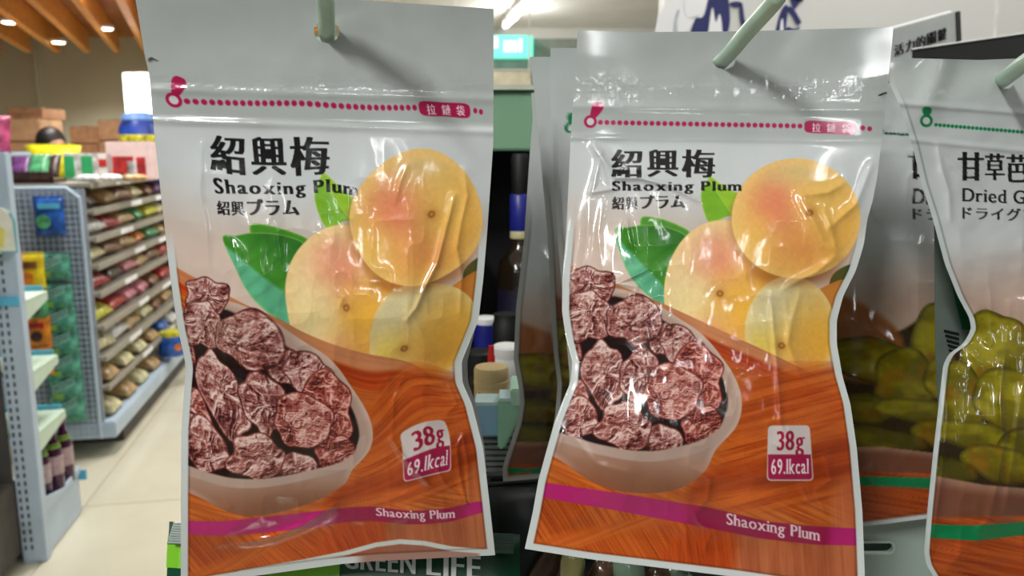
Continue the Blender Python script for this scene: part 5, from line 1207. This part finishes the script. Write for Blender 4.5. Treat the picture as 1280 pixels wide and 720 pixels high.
# pouch with a green back panel between the two guava pouches
pl = Plane((1150, 300, .368), (1260, 300, .374), (1200, 600, .368))
t = thing('snack_pouch', 'back of a green-panelled pouch squeezed behind the right guava pouch', 'snack pouch', pl.at(np.array(1200.), np.array(560.), np.array(0.)), group='dried guava pouches')
def fl_(name, pts, h, m, th=.0006):
    q = [pl.at(np.array(float(x)), np.array(float(y)), np.array(h)) for x, y in pts]; k = len(q)
    b = MB().add(q + [p - pl.n * th for p in q], [tuple(range(k)), tuple(range(2 * k - 1, k - 1, -1))] + [(i, i + k, (i + 1) % k + k, (i + 1) % k) for i in range(k)]); return b.obj(name, m, t, world=True)
fl_('back_sheet', [(1168, 215), (1300, 215), (1300, 560), (1176, 560), (1170, 440)], 0.0, mat('grey_green_print_sheet', (104, 116, 108), .3, var=.08, scale=60))
fl_('green_panel', [(1176, 290), (1290, 290), (1290, 412), (1204, 412)], .0008, mat('deep_green_print', (8, 84, 44), .3, var=.05))
for i in range(5): fl_('print_line', [(1181 + i * 1.5, 412 + i * 6), (1199, 416 + i * 6), (1199, 419 + i * 6), (1181 + i * 1.5, 415 + i * 6)], .0008, M_blk)
# ---- sign board and black canopy at the upper right
sb = thing('sign_board', 'tilted white sign board with black Chinese lettering at the upper right', 'sign', P(1160, 66, .95))
cs = [P(1060, 52, .92), P(1193, 15, 1.0), P(1196, 90, 1.0), P(1060, 110, .92)]
nn = np.cross(cs[1] - cs[0], cs[3] - cs[0]); nn /= np.linalg.norm(nn); nn = nn if nn @ (C0 - cs[0]) > 0 else -nn
MB().hexa([cs[3], cs[2], cs[3] - nn * .012, cs[2] - nn * .012, cs[0], cs[1], cs[0] - nn * .012, cs[1] - nn * .012]).obj('panel', mat('sign_panel_white', (196, 202, 200), .4, var=.02), sb, world=True)
MB().tube([cs[0] - nn * .006, cs[1] - nn * .006], .0035, 8).obj('top_edge', M_card, sb, smooth=True, world=True)
MB().tube([cs[1] + (0.004, 0, 0.0), cs[2] + (.004, 0, 0)], .0032, 8).obj('side_edge', M_blk, sb, smooth=True, world=True)
def onsign(u, w): return (cs[0] * (1 - u) + cs[1] * u) * (1 - w) + (cs[3] * (1 - u) + cs[2] * u) * w + nn * .0012
tr_ = None
for k, ch in enumerate('活力的關鍵'):
    u0 = .40 + k * .103; u1 = u0 + .095; wt = .60 - (k - 4) * -.045
    w0 = [.32, .295, .27, .25, .23][k]
    decal(ch, [onsign(u0, w0), onsign(u1, w0 - .02), onsign(u1, w0 + .19), onsign(u0, w0 + .21)], 0, M_blk, sb, 'character', 'cjk', .05, 0)
cn = thing('black_canopy', 'black canopy board slanting across the upper right behind the guava pouch', 'canopy', P(1220, 75, .8))
MB().hexa([P(1140, 92, .80), P(1420, 92, .66), P(1140, 92, .84), P(1420, 92, .70), P(1140, 62, .80), P(1420, 22, .66), P(1140, 62, .84), P(1420, 22, .70)]).obj('board', M_blk, cn, world=True)
MB().tube([P(1140, 61.5, .798), P(1420, 21.5, .658)], .0009, 8).obj('edge_trim', M_card, cn, smooth=True, world=True)
MB().box(P(1290, 60, .75)[0], P(1290, 60, .75)[0] + .02, .8, 1.28, P(1290, 60, .75)[2] - .02, P(1290, 60, .75)[2]).obj('bracket', M_blk, cn, world=True)
# navy and white wall graphic on the white partition (generic flowing shapes)
wg = thing('wall_graphic', 'navy and white flowing wall graphic on the white partition above the middle pouch', 'wall graphic', P(910, 45, 2.39))
YW = 2.348
def wp(px, py):
    r_ = ray(px, py); k = YW / r_[1]; return C0 + r_ * k
M_gn = mat('graphic_navy', (40, 44, 104), .5, var=.06); M_gw = mat('graphic_white', (250, 250, 252), .5, var=.0); M_gg = mat('graphic_grey', (190, 196, 208), .5)
def blob(name, pts, m, lay):
    p = smooth_poly(pts, 6); b = MB(); q = [wp(*k) for k in p]; n_ = len(q); y0 = YW - .002 * lay
    v = [(k[0], y0, k[2]) for k in q] + [(k[0], YW + .004, k[2]) for k in q]
    b.add(v, [tuple(range(n_))] + [(i, i + n_, (i + 1) % n_ + n_, (i + 1) % n_) for i in range(n_)]); b.obj(name, m, wg, world=True)
blob('white_shape', [(823, 60), (822, 25), (830, 5), (845, -30), (900, -40), (902, 0), (880, 30), (878, 60)], M_gw, 1)
blob('navy_shape', [(862, 60), (868, 25), (880, 18), (892, -30), (905, -30), (912, 20), (908, 45), (900, 60)], M_gn, 2)
blob('white_lock', [(884, 60), (886, 32), (890, 10), (894, 28), (899, 18), (902, 36), (901, 60)], M_gw, 3)
blob('white_lock', [(856, 18), (856, -10), (864, -30), (872, -10), (876, 14), (866, 22)], M_gw, 3)
blob('white_lock', [(846, 36), (850, 18), (858, 22), (866, 28), (860, 38), (850, 42)], M_gw, 3)
blob('grey_line', [(841, 60), (842, 30), (846, 14), (849, 14), (845, 32), (846, 60)], M_gg, 2)
blob('navy_line', [(926, 30), (924, 8), (928, 8), (931, 28), (937, 36), (932, 38)], M_gn, 2)
blob('navy_line', [(912, 4), (922, 2), (928, 6), (918, 9)], M_gn, 2)
blob('navy_shape', [(967, 60), (972, 28), (978, 10), (984, 8), (982, 34), (980, 60)], M_gn, 2)
blob('white_lock', [(974, 60), (975, 30), (978, 26), (978, 60)], M_gw, 3)
blob('navy_line', [(986, 8), (992, 12), (998, 22), (1001, 28), (996, 30), (990, 20), (984, 12)], M_gn, 2)
blob('navy_line', [(990, 6), (988, -6), (1002, 2), (1004, -6), (994, 10)], M_gn, 2)
blob('navy_line', [(984, 34), (992, 36), (1000, 34), (992, 40), (984, 40)], M_gn, 2)
